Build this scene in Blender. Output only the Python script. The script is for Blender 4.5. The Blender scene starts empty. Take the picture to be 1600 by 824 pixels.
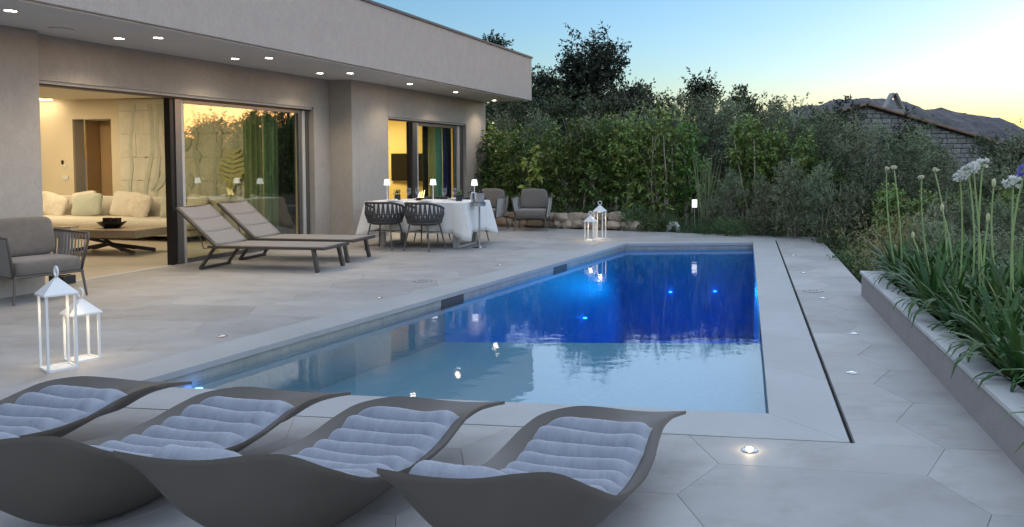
import bpy, bmesh, math, random, bisect
import numpy as np
from mathutils import Vector, Matrix
R = math.radians
SC = bpy.context.scene
COL = SC.collection

# ------------------------------------------------------------------ camera, sky, sun, exposure
cam_d = bpy.data.cameras.new("camera"); cam = bpy.data.objects.new("camera", cam_d); COL.objects.link(cam)
cam_d.sensor_width = 36.0; cam_d.lens = 27.0
cam_d.shift_x = -0.1125; cam_d.shift_y = -0.0698
cam_d.clip_start = 0.05; cam_d.clip_end = 3000
cam.location = (0, 0, 1.45); cam.rotation_euler = (R(90 - 2.4), 0, 0)
SC.camera = cam

SUN_AZ, SUN_EL = 52.0, 1.4            # degrees clockwise from +Y, above the horizon
W = bpy.data.worlds.new("World"); SC.world = W; W.use_nodes = True
wn = W.node_tree.nodes; wl = W.node_tree.links
for n in list(wn): wn.remove(n)
wo = wn.new("ShaderNodeOutputWorld"); wb = wn.new("ShaderNodeBackground"); ws = wn.new("ShaderNodeTexSky")
ws.sky_type = 'NISHITA'; ws.sun_disc = False
ws.sun_elevation = R(SUN_EL); ws.sun_rotation = R(SUN_AZ)
ws.altitude = 100; ws.air_density = 1.0; ws.dust_density = 0.9; ws.ozone_density = 3.0
wb.inputs[1].default_value = 0.15
wl.new(ws.outputs[0], wb.inputs[0]); wl.new(wb.outputs[0], wo.inputs[0])

sd = bpy.data.lights.new("sun", 'SUN'); sun = bpy.data.objects.new("sun", sd); COL.objects.link(sun)
# after sunset: broad near-overhead lamp added for even dusk light, apart from the sky's sun
sd.energy = 0.48; sd.angle = R(170); sd.color = (0.88, 0.94, 1.0)
sun.rotation_euler = (R(4), 0, R(180 - SUN_AZ))
SC.view_settings.view_transform = 'Standard'; SC.view_settings.look = 'None'
SC.view_settings.exposure = 2.52; SC.view_settings.gamma = 1.0; SC.view_settings.use_curve_mapping = False
SC.render.engine = 'CYCLES'
SC.cycles.use_denoising = True
SC.cycles.use_adaptive_sampling = True; SC.cycles.adaptive_threshold = 0.015
SC.cycles.max_bounces = 9; SC.cycles.transparent_max_bounces = 24
SC.cycles.diffuse_bounces = 4; SC.cycles.glossy_bounces = 4
SC.cycles.sample_clamp_indirect = 4.0
SC.cycles.caustics_reflective = False; SC.cycles.caustics_refractive = False

# ------------------------------------------------------------------ materials
MATS = {}
def nodes_of(name):
    m = bpy.data.materials.new(name); m.use_nodes = True
    nt = m.node_tree; b = nt.nodes["Principled BSDF"]; MATS[name] = m
    return m, nt, nt.nodes, nt.links, b
def mk(name, c1, c2=None, scale=6.0, rough=0.6, rough2=None, bump=0.0, bscale=60.0, metal=0.0, island=0.0, objvar=0.0, spec=0.5,
       detail=6.0, stretch=None, c3=None, scale3=1.0, sheen=0.0, translucent=0.0, coat=0.0):
    m, nt, N, L, b = nodes_of(name)
    c2 = c2 or c1
    tc = N.new("ShaderNodeTexCoord"); src = tc.outputs["Object"]
    if stretch:
        mp = N.new("ShaderNodeMapping"); mp.inputs["Scale"].default_value = stretch
        L.new(src, mp.inputs[0]); src = mp.outputs[0]
    nz = N.new("ShaderNodeTexNoise"); nz.inputs["Scale"].default_value = scale; nz.inputs["Detail"].default_value = detail
    nz.inputs["Roughness"].default_value = 0.62
    L.new(src, nz.inputs["Vector"])
    rp = N.new("ShaderNodeValToRGB"); rp.color_ramp.elements[0].position = 0.32; rp.color_ramp.elements[1].position = 0.68
    rp.color_ramp.elements[0].color = (*c1, 1); rp.color_ramp.elements[1].color = (*c2, 1)
    L.new(nz.outputs[0], rp.inputs[0]); col = rp.outputs[0]
    if c3:
        n3 = N.new("ShaderNodeTexNoise"); n3.inputs["Scale"].default_value = scale3; n3.inputs["Detail"].default_value = 11; n3.inputs["Roughness"].default_value = .68
        L.new(src, n3.inputs["Vector"])
        r3 = N.new("ShaderNodeValToRGB"); r3.color_ramp.elements[0].position = 0.5; r3.color_ramp.elements[1].position = 0.72
        L.new(n3.outputs[0], r3.inputs[0])
        mx = N.new("ShaderNodeMix"); mx.data_type = 'RGBA'; L.new(r3.outputs[0], mx.inputs[0]); L.new(col, mx.inputs[6]); mx.inputs[7].default_value = (*c3, 1)
        col = mx.outputs[2]
    if island or objvar:
        if island and objvar:
            gi = N.new("ShaderNodeObjectInfo"); mo = N.new("ShaderNodeMapRange"); mo.inputs[3].default_value = 1 - objvar; mo.inputs[4].default_value = 1 + objvar
            mq = N.new("ShaderNodeMapRange"); mq.inputs[3].default_value = .475; mq.inputs[4].default_value = .525
            m7 = N.new("ShaderNodeMath"); m7.operation = 'MULTIPLY'; m7.inputs[1].default_value = 5.77; f7 = N.new("ShaderNodeMath"); f7.operation = 'FRACT'
            L.new(gi.outputs["Random"], mo.inputs[0]); L.new(gi.outputs["Random"], m7.inputs[0]); L.new(m7.outputs[0], f7.inputs[0]); L.new(f7.outputs[0], mq.inputs[0])
            h0 = N.new("ShaderNodeHueSaturation"); L.new(mo.outputs[0], h0.inputs["Value"]); L.new(mq.outputs[0], h0.inputs["Hue"]); L.new(col, h0.inputs["Color"]); col = h0.outputs[0]
        if island:
            g = N.new("ShaderNodeNewGeometry"); rnd = g.outputs["Random Per Island"]; amt = island
        else:
            g = N.new("ShaderNodeObjectInfo"); rnd = g.outputs["Random"]; amt = objvar
        mr = N.new("ShaderNodeMapRange"); mr.inputs[3].default_value = 1 - amt; mr.inputs[4].default_value = 1 + amt
        L.new(rnd, mr.inputs[0])
        hs = N.new("ShaderNodeHueSaturation"); L.new(mr.outputs[0], hs.inputs["Value"]); L.new(col, hs.inputs["Color"]); col = hs.outputs[0]
        if island:
            mh = N.new("ShaderNodeMapRange"); mh.inputs[3].default_value = 0.5 - 0.035; mh.inputs[4].default_value = 0.5 + 0.035
            mlt = N.new("ShaderNodeMath"); mlt.operation = 'MULTIPLY'; mlt.inputs[1].default_value = 7.31
            fr = N.new("ShaderNodeMath"); fr.operation = 'FRACT'
            L.new(rnd, mlt.inputs[0]); L.new(mlt.outputs[0], fr.inputs[0]); L.new(fr.outputs[0], mh.inputs[0]); L.new(mh.outputs[0], hs.inputs["Hue"])
    L.new(col, b.inputs["Base Color"])
    b.inputs["Metallic"].default_value = metal
    b.inputs["Specular IOR Level"].default_value = spec
    if rough2 is None: b.inputs["Roughness"].default_value = rough
    else:
        mr2 = N.new("ShaderNodeMapRange"); mr2.inputs[3].default_value = rough; mr2.inputs[4].default_value = rough2
        L.new(nz.outputs[0], mr2.inputs[0]); L.new(mr2.outputs[0], b.inputs["Roughness"])
    if sheen: b.inputs["Sheen Weight"].default_value = sheen
    if coat: b.inputs["Coat Weight"].default_value = coat
    if bump:
        nb = N.new("ShaderNodeTexNoise"); nb.inputs["Scale"].default_value = bscale; nb.inputs["Detail"].default_value = 5
        L.new(src, nb.inputs["Vector"])
        bp = N.new("ShaderNodeBump"); bp.inputs["Strength"].default_value = bump; bp.inputs["Distance"].default_value = 0.02
        L.new(nb.outputs[0], bp.inputs["Height"]); L.new(bp.outputs[0], b.inputs["Normal"])
    if translucent:
        tr = N.new("ShaderNodeBsdfTranslucent"); L.new(col, tr.inputs[0])
        ms = N.new("ShaderNodeMixShader"); ms.inputs[0].default_value = translucent
        out = N["Material Output"]; L.new(b.outputs[0], ms.inputs[1]); L.new(tr.outputs[0], ms.inputs[2]); L.new(ms.outputs[0], out.inputs[0])
    return m
def emit(name, col, strength):
    m, nt, N, L, b = nodes_of(name)
    b.inputs["Base Color"].default_value = (*col, 1); b.inputs["Emission Color"].default_value = (*col, 1)
    b.inputs["Emission Strength"].default_value = strength; b.inputs["Roughness"].default_value = 0.4
    return m
def two_sided_ior(N, L, fr, ior):
    g = N.new("ShaderNodeNewGeometry"); mr = N.new("ShaderNodeMapRange"); mr.inputs[3].default_value = ior; mr.inputs[4].default_value = 1 / ior
    L.new(g.outputs["Backfacing"], mr.inputs[0]); L.new(mr.outputs[0], fr.inputs[0])
def glass(name, ior=1.5, tint=(1, 1, 1), rough=0.0, gain=1.0):
    m, nt, N, L, b = nodes_of(name); N.remove(b)
    fr = N.new("ShaderNodeFresnel"); two_sided_ior(N, L, fr, ior)
    t = N.new("ShaderNodeBsdfTransparent"); t.inputs[0].default_value = (*tint, 1)
    g = N.new("ShaderNodeBsdfGlossy"); g.inputs["Roughness"].default_value = rough
    ms = N.new("ShaderNodeMixShader")
    mu = N.new("ShaderNodeMath"); mu.operation = 'MULTIPLY'; mu.inputs[1].default_value = gain; mu.use_clamp = True
    L.new(fr.outputs[0], mu.inputs[0]); L.new(mu.outputs[0], ms.inputs[0])
    L.new(t.outputs[0], ms.inputs[1]); L.new(g.outputs[0], ms.inputs[2]); L.new(ms.outputs[0], N["Material Output"].inputs[0])
    return m

mk('plaster', (.36, .33, .298), (.40, .368, .335), 7.0, .88, bump=.20, bscale=40, c3=(.335, .307, .28), scale3=26.0, stretch=(1, 1, .7))
mk('soffit', (.55, .54, .53), (.58, .57, .56), 2.0, .9)
mk('roof_trim', (.03, .045, .06), None, 8, .6)
mk('frame_metal', (.16, .15, .145), (.19, .18, .17), 30, .38, metal=.7)
mk('frame_dark', (.022, .02, .019), None, 10, .4, metal=.5)
mk('frame_light', (.42, .41, .39), (.46, .45, .43), 10, .45)
mk('slab', (.30, .29, .278), (.385, .374, .36), 1.5, .5, rough2=.72, bump=.12, bscale=120, objvar=.10, c3=(.275, .25, .228), scale3=2.6, detail=9, stretch=(1, 1.5, 1))
mk('coping', (.33, .332, .33), (.385, .387, .385), 1.7, .5, rough2=.66, bump=.07, bscale=140, objvar=.03, detail=9)
mk('grout', (.06, .058, .056), (.09, .088, .085), 20, .95)
mk('planter_plaster', (.25, .235, .23), (.29, .275, .265), 5, .85, bump=.22, bscale=60)
mk('planter_cap', (.43, .43, .43), (.50, .50, .495), 3, .6, bump=.05, bscale=120)
mk('soil', (.035, .026, .018), (.085, .062, .045), 9, .95, bump=.8, bscale=25)
mk('ground', (.045, .04, .024), (.10, .085, .055), .8, .95, bump=.6, bscale=8, c3=(.03, .045, .018), scale3=.5)
mk('rock_hill', (.045, .042, .048), (.10, .092, .098), .25, .95, bump=.8, bscale=.12, c3=(.05, .055, .045), scale3=.03)
mk('stone', (.24, .185, .135), (.44, .36, .285), 7, .85, bump=.7, bscale=16, objvar=.42, c3=(.30, .22, .15), scale3=3)
mk('granite_block', (.17, .165, .16), (.26, .25, .24), 6, .9, bump=.5, bscale=14, objvar=.16)
mk('mortar', (.12, .115, .11), (.17, .16, .15), 6, .95)
mk('roof_tile', (.17, .10, .07), (.26, .16, .11), 3, .85, bump=.5, bscale=12)
mk('shell', (.094, .080, .068), (.104, .089, .076), 8, .46, rough2=.54, bump=.03, bscale=300)
mk("pad", (.22, .236, .28), (.28, .297, .342), 9, .9, bump=.30, bscale=22, sheen=.25, stretch=(2.6, .7, 1))
mk('taupe_fabric', (.14, .122, .107), (.17, .15, .132), 20, .92, bump=.14, bscale=260, sheen=.3)
mk('taupe_metal', (.12, .105, .095), None, 10, .5, metal=.2)
mk('rope', (.23, .21, .20), (.29, .27, .255), 60, .85, bump=.4, bscale=240)
mk('pale_rope', (.40, .39, .38), (.47, .46, .45), 60, .85, bump=.4, bscale=240)
mk('dark_rope', (.05, .05, .054), (.075, .075, .08), 60, .75, bump=.4, bscale=240)
mk('bronze', (.075, .066, .058), (.09, .08, .07), 20, .42, metal=.35)
mk('sling', (.21, .195, .185), (.26, .245, .235), 220, .75, bump=.2, bscale=500)
mk('white_paint', (.74, .74, .73), None, 10, .4)
mk('white_cloth', (.70, .69, .68), (.76, .75, .74), 8, .9, bump=.12, bscale=40, sheen=.2)
mk('sofa_fabric', (.60, .55, .46), (.68, .63, .54), 25, .92, bump=.12, bscale=200, sheen=.2)
mk('sage_fabric', (.40, .42, .35), (.46, .48, .40), 25, .92, bump=.12, bscale=200, sheen=.2)
mk('pattern_fabric', (.58, .52, .42), (.70, .65, .57), 14, .92, bump=.1, bscale=160)
mk('warm_wall', (.60, .52, .38), (.63, .55, .405), 2, .85)
mk('yellow_wall', (.70, .55, .22), (.72, .57, .24), 2, .85)
mk('ceiling_paint', (.70, .66, .58), None, 2, .9)
mk('door_wood', (.36, .24, .12), (.43, .29, .15), 4, .55, stretch=(12, 12, 1))
mk('shade_black', (.012, .010, .008), None, 2, .9)
mk('wood_floor', (.36, .31, .25), (.44, .385, .315), 3, .5, stretch=(1, 8, 1), objvar=.06)
mk('table_wood', (.26, .20, .14), (.36, .285, .20), 4, .5, stretch=(1, 14, 3))
mk('black_gloss', (.008, .008, .009), None, 4, .22)
mk('black_matte', (.014, .014, .015), None, 4, .6)
mk('steel', (.55, .55, .56), None, 10, .22, metal=1.0)
mk('mural_stone', (.52, .50, .42), (.66, .64, .55), 2.2, .8, bump=.25, bscale=7)
mk('mural_ink', (.44, .46, .38), (.52, .53, .45), 9, .8)
mk('mural_gold', (.50, .48, .22), (.58, .55, .30), 4, .7)
mk('curtain_sage', (.46, .50, .28), (.52, .56, .34), 4, .9, translucent=.6)
mk('curtain_green', (.34, .46, .32), (.40, .52, .38), 4, .9, translucent=.6)
mk('curtain_teal', (.20, .44, .40), (.26, .50, .46), 4, .9, translucent=.6)
mk('curtain_navy', (.016, .026, .13), (.022, .035, .17), 4, .9)
mk('curtain_black', (.010, .010, .011), None, 4, .9)
mk('bark', (.16, .125, .095), (.26, .21, .165), 14, .9, bump=.8, bscale=30, stretch=(1, 1, .25))
mk('bark_pale', (.36, .29, .23), (.50, .42, .34), 14, .9, bump=.6, bscale=30, stretch=(1, 1, .25))
mk('leaf_dark', (.036, .054, .020), (.070, .096, .038), 1.2, .55, island=.45, objvar=.3, translucent=.2)
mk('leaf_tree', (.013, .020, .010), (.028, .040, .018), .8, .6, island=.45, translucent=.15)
mk('leaf_laurel', (.080, .145, .030), (.185, .265, .065), 1.4, .42, island=.5, objvar=.34, translucent=.25)
mk('leaf_lime', (.24, .31, .05), (.34, .40, .09), 2, .45, island=.35, translucent=.3)
mk('leaf_olive', (.135, .175, .085), (.27, .305, .185), 1.4, .55, island=.4, objvar=.28, translucent=.15)
mk('leaf_rosemary', (.060, .105, .034), (.115, .175, .060), 2, .55, island=.4, objvar=.25, translucent=.15)
mk('leaf_dry', (.24, .215, .085), (.36, .32, .14), 2, .7, island=.35, translucent=.2)
mk('leaf_reed', (.13, .16, .07), (.20, .22, .11), 2, .6, island=.3)
mk('leaf_strap', (.030, .078, .018), (.070, .142, .034), 3, .5, spec=.3, island=.5, translucent=.2)
mk('stem_green', (.22, .32, .11), (.30, .39, .16), 6, .5)
mk('petal_white', (.72, .72, .66), (.80, .80, .76), 20, .6, island=.1, translucent=.3)
mk('petal_cream', (.62, .55, .36), (.72, .68, .50), 20, .6, island=.15, translucent=.3)
mk('petal_violet', (.17, .15, .55), (.26, .23, .66), 20, .6, island=.2, translucent=.3)
mk('bud_green', (.36, .40, .18), (.50, .50, .28), 20, .6, island=.15)
mk('mosaic', (.31, .34, .345), (.385, .415, .42), 30, .4, c3=(.36, .38, .36), scale3=4)
mk('tile_band', (.27, .28, .255), (.33, .34, .31), 12, .45, c3=(.24, .25, .225), scale3=7, stretch=(1, 1, .4))
mk('lit_water_blue', (.07, .33, .55), (.11, .41, .64), 40, .4, c3=(.06, .29, .50), scale3=3)  # colour of an added pool lining, paints the blue of lit deep water
mk('skimmer', (.05, .055, .055), None, 4, .6)
mk('drain_metal', (.22, .22, .22), None, 10, .5, metal=.8)
mk('plastic_white', (.66, .65, .62), None, 6, .5)
emit('warm_glow', (1.0, .80, .52), 5.0)
emit('downlight_glow', (1.0, .88, .70), 8.0)
emit('shade_glow', (.95, .96, 1.0), 0.22)
emit('spot_glow', (1.0, .80, .50), 20.0)
emit('spot_faint_glow', (.80, .80, .80), 0.05)  # lens of the unlit floor lights, a faint glow put into the material
emit('blue_led', (.10, .28, 1.0), 2.0)
emit('candle_glow', (1.0, .75, .30), .8)
glass('pane_glass', 1.5, (.92, .95, .88), gain=2.8)
glass('clear_glass', 1.5, (.95, .97, .95), gain=1.0)
glass('goblet_glass', 1.45, (.95, .96, .97), gain=2.0)

def water_mat():
    m, nt, N, L, b = nodes_of('water'); N.remove(b)
    tc = N.new("ShaderNodeTexCoord")
    mp = N.new("ShaderNodeMapping"); mp.inputs["Scale"].default_value = (1.0, 1.5, 1)
    L.new(tc.outputs["Object"], mp.inputs[0])
    n1 = N.new("ShaderNodeTexNoise"); n1.inputs["Scale"].default_value = 3.2; n1.inputs["Detail"].default_value = 3
    n2 = N.new("ShaderNodeTexNoise"); n2.inputs["Scale"].default_value = 22; n2.inputs["Detail"].default_value = 2
    L.new(mp.outputs[0], n1.inputs["Vector"]); L.new(mp.outputs[0], n2.inputs["Vector"])
    ad = N.new("ShaderNodeMath"); ad.operation = 'MULTIPLY_ADD'; ad.inputs[1].default_value = 0.10
    L.new(n2.outputs[0], ad.inputs[0]); L.new(n1.outputs[0], ad.inputs[2])
    bp = N.new("ShaderNodeBump"); bp.inputs["Strength"].default_value = 0.035; bp.inputs["Distance"].default_value = 0.05
    L.new(ad.outputs[0], bp.inputs["Height"])
    fr = N.new("ShaderNodeFresnel"); two_sided_ior(N, L, fr, 1.8); L.new(bp.outputs[0], fr.inputs["Normal"])
    t = N.new("ShaderNodeBsdfTransparent")
    g = N.new("ShaderNodeBsdfGlossy"); g.inputs["Roughness"].default_value = 0.0; L.new(bp.outputs[0], g.inputs["Normal"])
    ms = N.new("ShaderNodeMixShader"); L.new(fr.outputs[0], ms.inputs[0]); L.new(t.outputs[0], ms.inputs[1]); L.new(g.outputs[0], ms.inputs[2])
    out = N["Material Output"]; L.new(ms.outputs[0], out.inputs[0])
    va = N.new("ShaderNodeVolumeAbsorption"); va.inputs[0].default_value = (.0, .68, .93, 1); va.inputs[1].default_value = .50
    L.new(va.outputs[0], out.inputs[1])
water_mat()

# ------------------------------------------------------------------ mesh helpers
class MB:
    def __init__(s): s.v = []; s.f = []
    def add(s, vs, fs):
        o = len(s.v); s.v += [tuple(v) for v in vs]; s.f += [tuple(i + o for i in f) for f in fs]; return s
    def box(s, x0, x1, y0, y1, z0, z1):
        return s.add([(x0, y0, z0), (x1, y0, z0), (x1, y1, z0), (x0, y1, z0), (x0, y0, z1), (x1, y0, z1), (x1, y1, z1), (x0, y1, z1)],
                     [(0, 3, 2, 1), (4, 5, 6, 7), (0, 1, 5, 4), (1, 2, 6, 5), (2, 3, 7, 6), (3, 0, 4, 7)])
    def obox(s, p, q, w, h, up=(0, 0, 1)):
        p, q = Vector(p), Vector(q); d = (q - p).normalized(); u = Vector(up); x = d.cross(u).normalized(); u = x.cross(d)
        vs = [c + x * (a * w / 2) + u * (b * h / 2) for c in (p, q) for a, b in ((-1, -1), (1, -1), (1, 1), (-1, 1))]
        return s.add(vs, [(0, 1, 2, 3), (7, 6, 5, 4), (0, 4, 5, 1), (1, 5, 6, 2), (2, 6, 7, 3), (3, 7, 4, 0)])
    def prism(s, poly, z0, z1, ch=0.0):
        n = len(poly); vs = [(x, y, z0) for x, y in poly]
        fs = [tuple(range(n - 1, -1, -1))]
        if ch:
            cx = sum(p[0] for p in poly) / n; cy = sum(p[1] for p in poly) / n
            vs += [(x, y, z1 - ch) for x, y in poly]
            ins = inset(poly, ch)
            vs += [(x, y, z1) for x, y in ins]
            for i in range(n):
                j = (i + 1) % n
                fs += [(i, j, n + j, n + i), (n + i, n + j, 2 * n + j, 2 * n + i)]
            fs.append(tuple(range(2 * n, 3 * n)))
        else:
            vs += [(x, y, z1) for x, y in poly]
            for i in range(n):
                j = (i + 1) % n; fs.append((i, j, n + j, n + i))
            fs.append(tuple(range(n, 2 * n)))
        return s.add(vs, fs)
    def tube(s, pts, r, n=8, closed=False):
        P = [Vector(p) for p in pts]; m = len(P)
        rs = r if isinstance(r, (list, tuple)) else [r] * m
        T = []
        for i in range(m):
            a = P[(i - 1) % m] if (closed or i > 0) else P[i]; b = P[(i + 1) % m] if (closed or i < m - 1) else P[i]
            T.append((b - a).normalized())
        ref = Vector((0, 0, 1)) if abs(T[0].z) < .9 else Vector((1, 0, 0))
        x = T[0].cross(ref).normalized(); vs = []
        for i in range(m):
            x = (x - T[i] * x.dot(T[i])).normalized(); y = T[i].cross(x)
            for k in range(n):
                a = 2 * math.pi * k / n; vs.append(P[i] + (x * math.cos(a) + y * math.sin(a)) * rs[i])
        fs = []
        for i in range(m if closed else m - 1):
            j = (i + 1) % m
            for k in range(n):
                l = (k + 1) % n; fs.append((i * n + k, i * n + l, j * n + l, j * n + k))
        if not closed: fs += [tuple(range(n - 1, -1, -1)), tuple(range((m - 1) * n, m * n))]
        return s.add(vs, fs)
    def lathe(s, prof, n=20, c=(0, 0, 0)):
        vs = []; fs = []
        for r, z in prof:
            for k in range(n):
                a = 2 * math.pi * k / n; vs.append((c[0] + r * math.cos(a), c[1] + r * math.sin(a), c[2] + z))
        for i in range(len(prof) - 1):
            for k in range(n):
                l = (k + 1) % n; fs.append((i * n + k, i * n + l, (i + 1) * n + l, (i + 1) * n + k))
        if prof[0][0] > 1e-4: fs.append(tuple(range(n - 1, -1, -1)))
        if prof[-1][0] > 1e-4: fs.append(tuple(range((len(prof) - 1) * n, len(prof) * n)))
        return s.add(vs, fs)
    def grid(s, fn, nu, nv):
        vs = [fn(i / nu, j / nv) for j in range(nv + 1) for i in range(nu + 1)]
        fs = [(j * (nu + 1) + i, j * (nu + 1) + i + 1, (j + 1) * (nu + 1) + i + 1, (j + 1) * (nu + 1) + i) for j in range(nv) for i in range(nu)]
        return s.add(vs, fs)
    def soft(s, c, w, d, h, e=.35, e2=.4, nu=28, nv=14, rot=None, dent=0.0):
        """cushion: super-ellipsoid of full size w, d, h"""
        def pw(a, p): return math.copysign(abs(a) ** p, a)
        vs = []; fs = []
        M = rot or Matrix.Identity(3); c = Vector(c)
        for j in range(nv + 1):
            ph = -math.pi / 2 + math.pi * j / nv
            for i in range(nu):
                th = 2 * math.pi * i / nu
                x = pw(math.cos(ph), e2) * pw(math.cos(th), e); y = pw(math.cos(ph), e2) * pw(math.sin(th), e); z = pw(math.sin(ph), e2)
                if dent: z *= 1 - dent * (max(abs(x), abs(y)) ** 2.2)
                vs.append(c + M @ Vector((x * w / 2, y * d / 2, z * h / 2)))
        for j in range(nv):
            for i in range(nu):
                k = (i + 1) % nu; fs.append((j * nu + i, j * nu + k, (j + 1) * nu + k, (j + 1) * nu + i))
        return s.add(vs, fs)
    def mesh(s, name):
        me = bpy.data.meshes.new(name); me.from_pydata(s.v, [], s.f); me.update(); return me
    def build(s, name, mat, parent=None, smooth=False, bevel=0.0, seg=2, angle=40, kind=None, loc=None):
        me = s.mesh(name); o = obj(name, me, mat, parent)
        if smooth:
            me.polygons.foreach_set("use_smooth", [True] * len(me.polygons))
            if smooth != 'all': me.set_sharp_from_angle(angle=R(angle))
        if bevel:
            md = o.modifiers.new("edge", 'BEVEL'); md.width = bevel; md.segments = seg; md.limit_method = 'ANGLE'; md.angle_limit = R(35)
        if kind: o["kind"] = kind
        if loc: o.location = loc
        return o
def obj(name, me, mat, parent=None):
    o = bpy.data.objects.new(name, me); COL.objects.link(o)
    if mat and not me.materials: me.materials.append(MATS[mat])
    if parent: o.parent = parent
    return o
def inset(poly, d):
    n = len(poly); out = []
    for i in range(n):
        p0, p1, p2 = Vector(poly[i - 1]), Vector(poly[i]), Vector(poly[(i + 1) % n])
        a = (p1 - p0); b = (p2 - p1)
        if a.length < 1e-6 or b.length < 1e-6: out.append(tuple(p1)); continue
        a.normalize(); b.normalize()
        na = Vector((-a.y, a.x)); nb = Vector((-b.y, b.x)); m = na + nb
        k = m.dot(na)
        out.append(tuple(p1 + m * (d / k if abs(k) > .2 else d)))
    return out
def clip(poly, region):
    """both convex and counter-clockwise"""
    out = [tuple(p) for p in poly]
    for i in range(len(region)):
        a = region[i]; b = region[(i + 1) % len(region)]
        inp = out; out = []
        if not inp: return []
        def side(p): return (b[0] - a[0]) * (p[1] - a[1]) - (b[1] - a[1]) * (p[0] - a[0])
        for k in range(len(inp)):
            p = inp[k - 1]; q = inp[k]; sp, sq = side(p), side(q)
            if (sp >= 0) != (sq >= 0):
                t = sp / (sp - sq); out.append((p[0] + (q[0] - p[0]) * t, p[1] + (q[1] - p[1]) * t))
            if sq >= 0: out.append(q)
    res = []
    for p in out:
        if not res or (Vector(p) - Vector(res[-1])).length > .004: res.append(p)
    if len(res) > 2 and (Vector(res[0]) - Vector(res[-1])).length < .004: res.pop()
    return res
def area(p): return .5 * sum(p[i - 1][0] * p[i][1] - p[i][0] * p[i - 1][1] for i in range(len(p)))
def tag(o, label, cat, group=None):
    o["label"] = label; o["category"] = cat
    if group: o["group"] = group
    return o
def thing(name, label, cat, loc=(0, 0, 0), rz=0.0, group=None, scale=None):
    o = bpy.data.objects.new(name, None); COL.objects.link(o); o.empty_display_size = .1
    o.location = loc; o.rotation_euler = (0, 0, R(rz))
    if scale: o.scale = scale if isinstance(scale, tuple) else (scale,) * 3
    return tag(o, label, cat, group)
def struct(o): o["kind"] = "structure"; return o
def dup(root, loc, rz=None, label=None, scale=None):
    def cp(o, par):
        c = o.copy(); COL.objects.link(c); c.parent = par
        for ch in list(o.children): cp(ch, c)
        return c
    r = cp(root, None); r.location = loc
    if rz is not None: r.rotation_euler = (0, 0, R(rz))
    if label: r["label"] = label
    if scale: r.scale = scale if isinstance(scale, tuple) else (scale,) * 3
    return r
def lamp(name, kind, loc, energy, color, parent=None, size=.02, spot=None, rot=None):
    d = bpy.data.lights.new(name, kind); o = bpy.data.objects.new(name, d); COL.objects.link(o)
    d.energy = energy; d.color = color; o.location = loc
    if kind == 'AREA': d.size = size
    else: d.shadow_soft_size = size
    if spot: d.spot_size = R(spot); d.spot_blend = .8
    if rot: o.rotation_euler = rot
    if parent: o.parent = parent
    return o
ORD = ['first', 'second', 'third', 'fourth', 'fifth', 'sixth', 'seventh', 'eighth', 'ninth', 'tenth', 'eleventh', 'twelfth',
       'thirteenth', 'fourteenth', 'fifteenth', 'sixteenth', 'seventeenth', 'eighteenth', 'nineteenth', 'twentieth']

# ------------------------------------------------------------------ ground, hill
PN_L, PN_R, PF_R, PF_L = (-3.23, 4.89), (.81, 4.34), (2.21, 13.45), (-.03, 13.25)     # pool, inner edge, counter-clockwise
def hterr(x, y):
    far = 15.85 - .36 * x * (1 if abs(x) < 8 else 8 / abs(x))          # far edge of the terrace at this x
    z = -.10 + .10 * max(0, min(3, y - far)) - .0
    edge = 3.59 - (14.35 - y) * .158                                     # its side edge
    if x > edge and y < 15.5: z -= min(.55, (x - edge) * .8) * min(1, max(0, (15.8 - y) / 2))
    if y > 22: z += .02 * min(60, y - 22)
    return z + .04 * math.sin(x * 2.1 + y) * math.cos(y * 1.3)
def terrain():
    xs = [-900, -300, -120, -60, -30, -20, -15] + [i * .5 for i in range(-24, 33)] + [18, 22, 28, 36, 50, 80, 150, 350, 900]
    ys = [-400, -100, -30, -10, -5] + [-4 + i * .5 for i in range(0, 60)] + [27, 29, 32, 36, 42, 50, 65, 90, 140, 250, 500, 1000, 1800]
    m = MB(); nx = len(xs)
    def inside(x, y): return y < 15.6 - .36 * x and -14 < x < 3.35 - (14.35 - y) * .158 and y > -6
    vs = [(x, y, (-2.2 if inside(x, y) else hterr(x, y))) for y in ys for x in xs]
    fs = [(j * nx + i, j * nx + i + 1, (j + 1) * nx + i + 1, (j + 1) * nx + i) for j in range(len(ys) - 1) for i in range(nx - 1)]
    m.add(vs, fs); o = m.build('ground', 'ground', smooth='all'); struct(o)
terrain()

def hill(name, pts, y, depth, mat, seed):
    rng = random.Random(seed); m = MB()
    from mathutils import noise
    xs = np.linspace(pts[0][0], pts[-1][0], 320); zz = np.interp(xs, [p[0] for p in pts], [p[1] for p in pts])
    nv = 26; vs = []
    for j in range(nv + 1):
        t = j / nv
        for i, x in enumerate(xs):
            prof = math.sin(math.pi * min(1, t * 1.02)) ** .8 if t < 1 else 0
            jig = noise.fractal(Vector((x * .06, t * 5, seed)), .9, 2.1, 7) * 3.4 * (1 if 0 < j < nv else 0)
            vs.append((x, y + (t - .5) * depth, -4 + (zz[i] + 4) * prof + jig))
    n = len(xs)
    m.add(vs, [(j * n + i, j * n + i + 1, (j + 1) * n + i + 1, (j + 1) * n + i) for j in range(nv) for i in range(n - 1)])
    return struct(m.build(name, mat))
hill('hill', [(20, 2), (60, 18), (80, 25), (100, 30), (118, 33), (135, 31), (150, 27), (170, 25), (185, 22), (198, 15), (215, 9), (260, 6), (330, 4)], 400, 160, 'rock_hill', 3)

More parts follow.
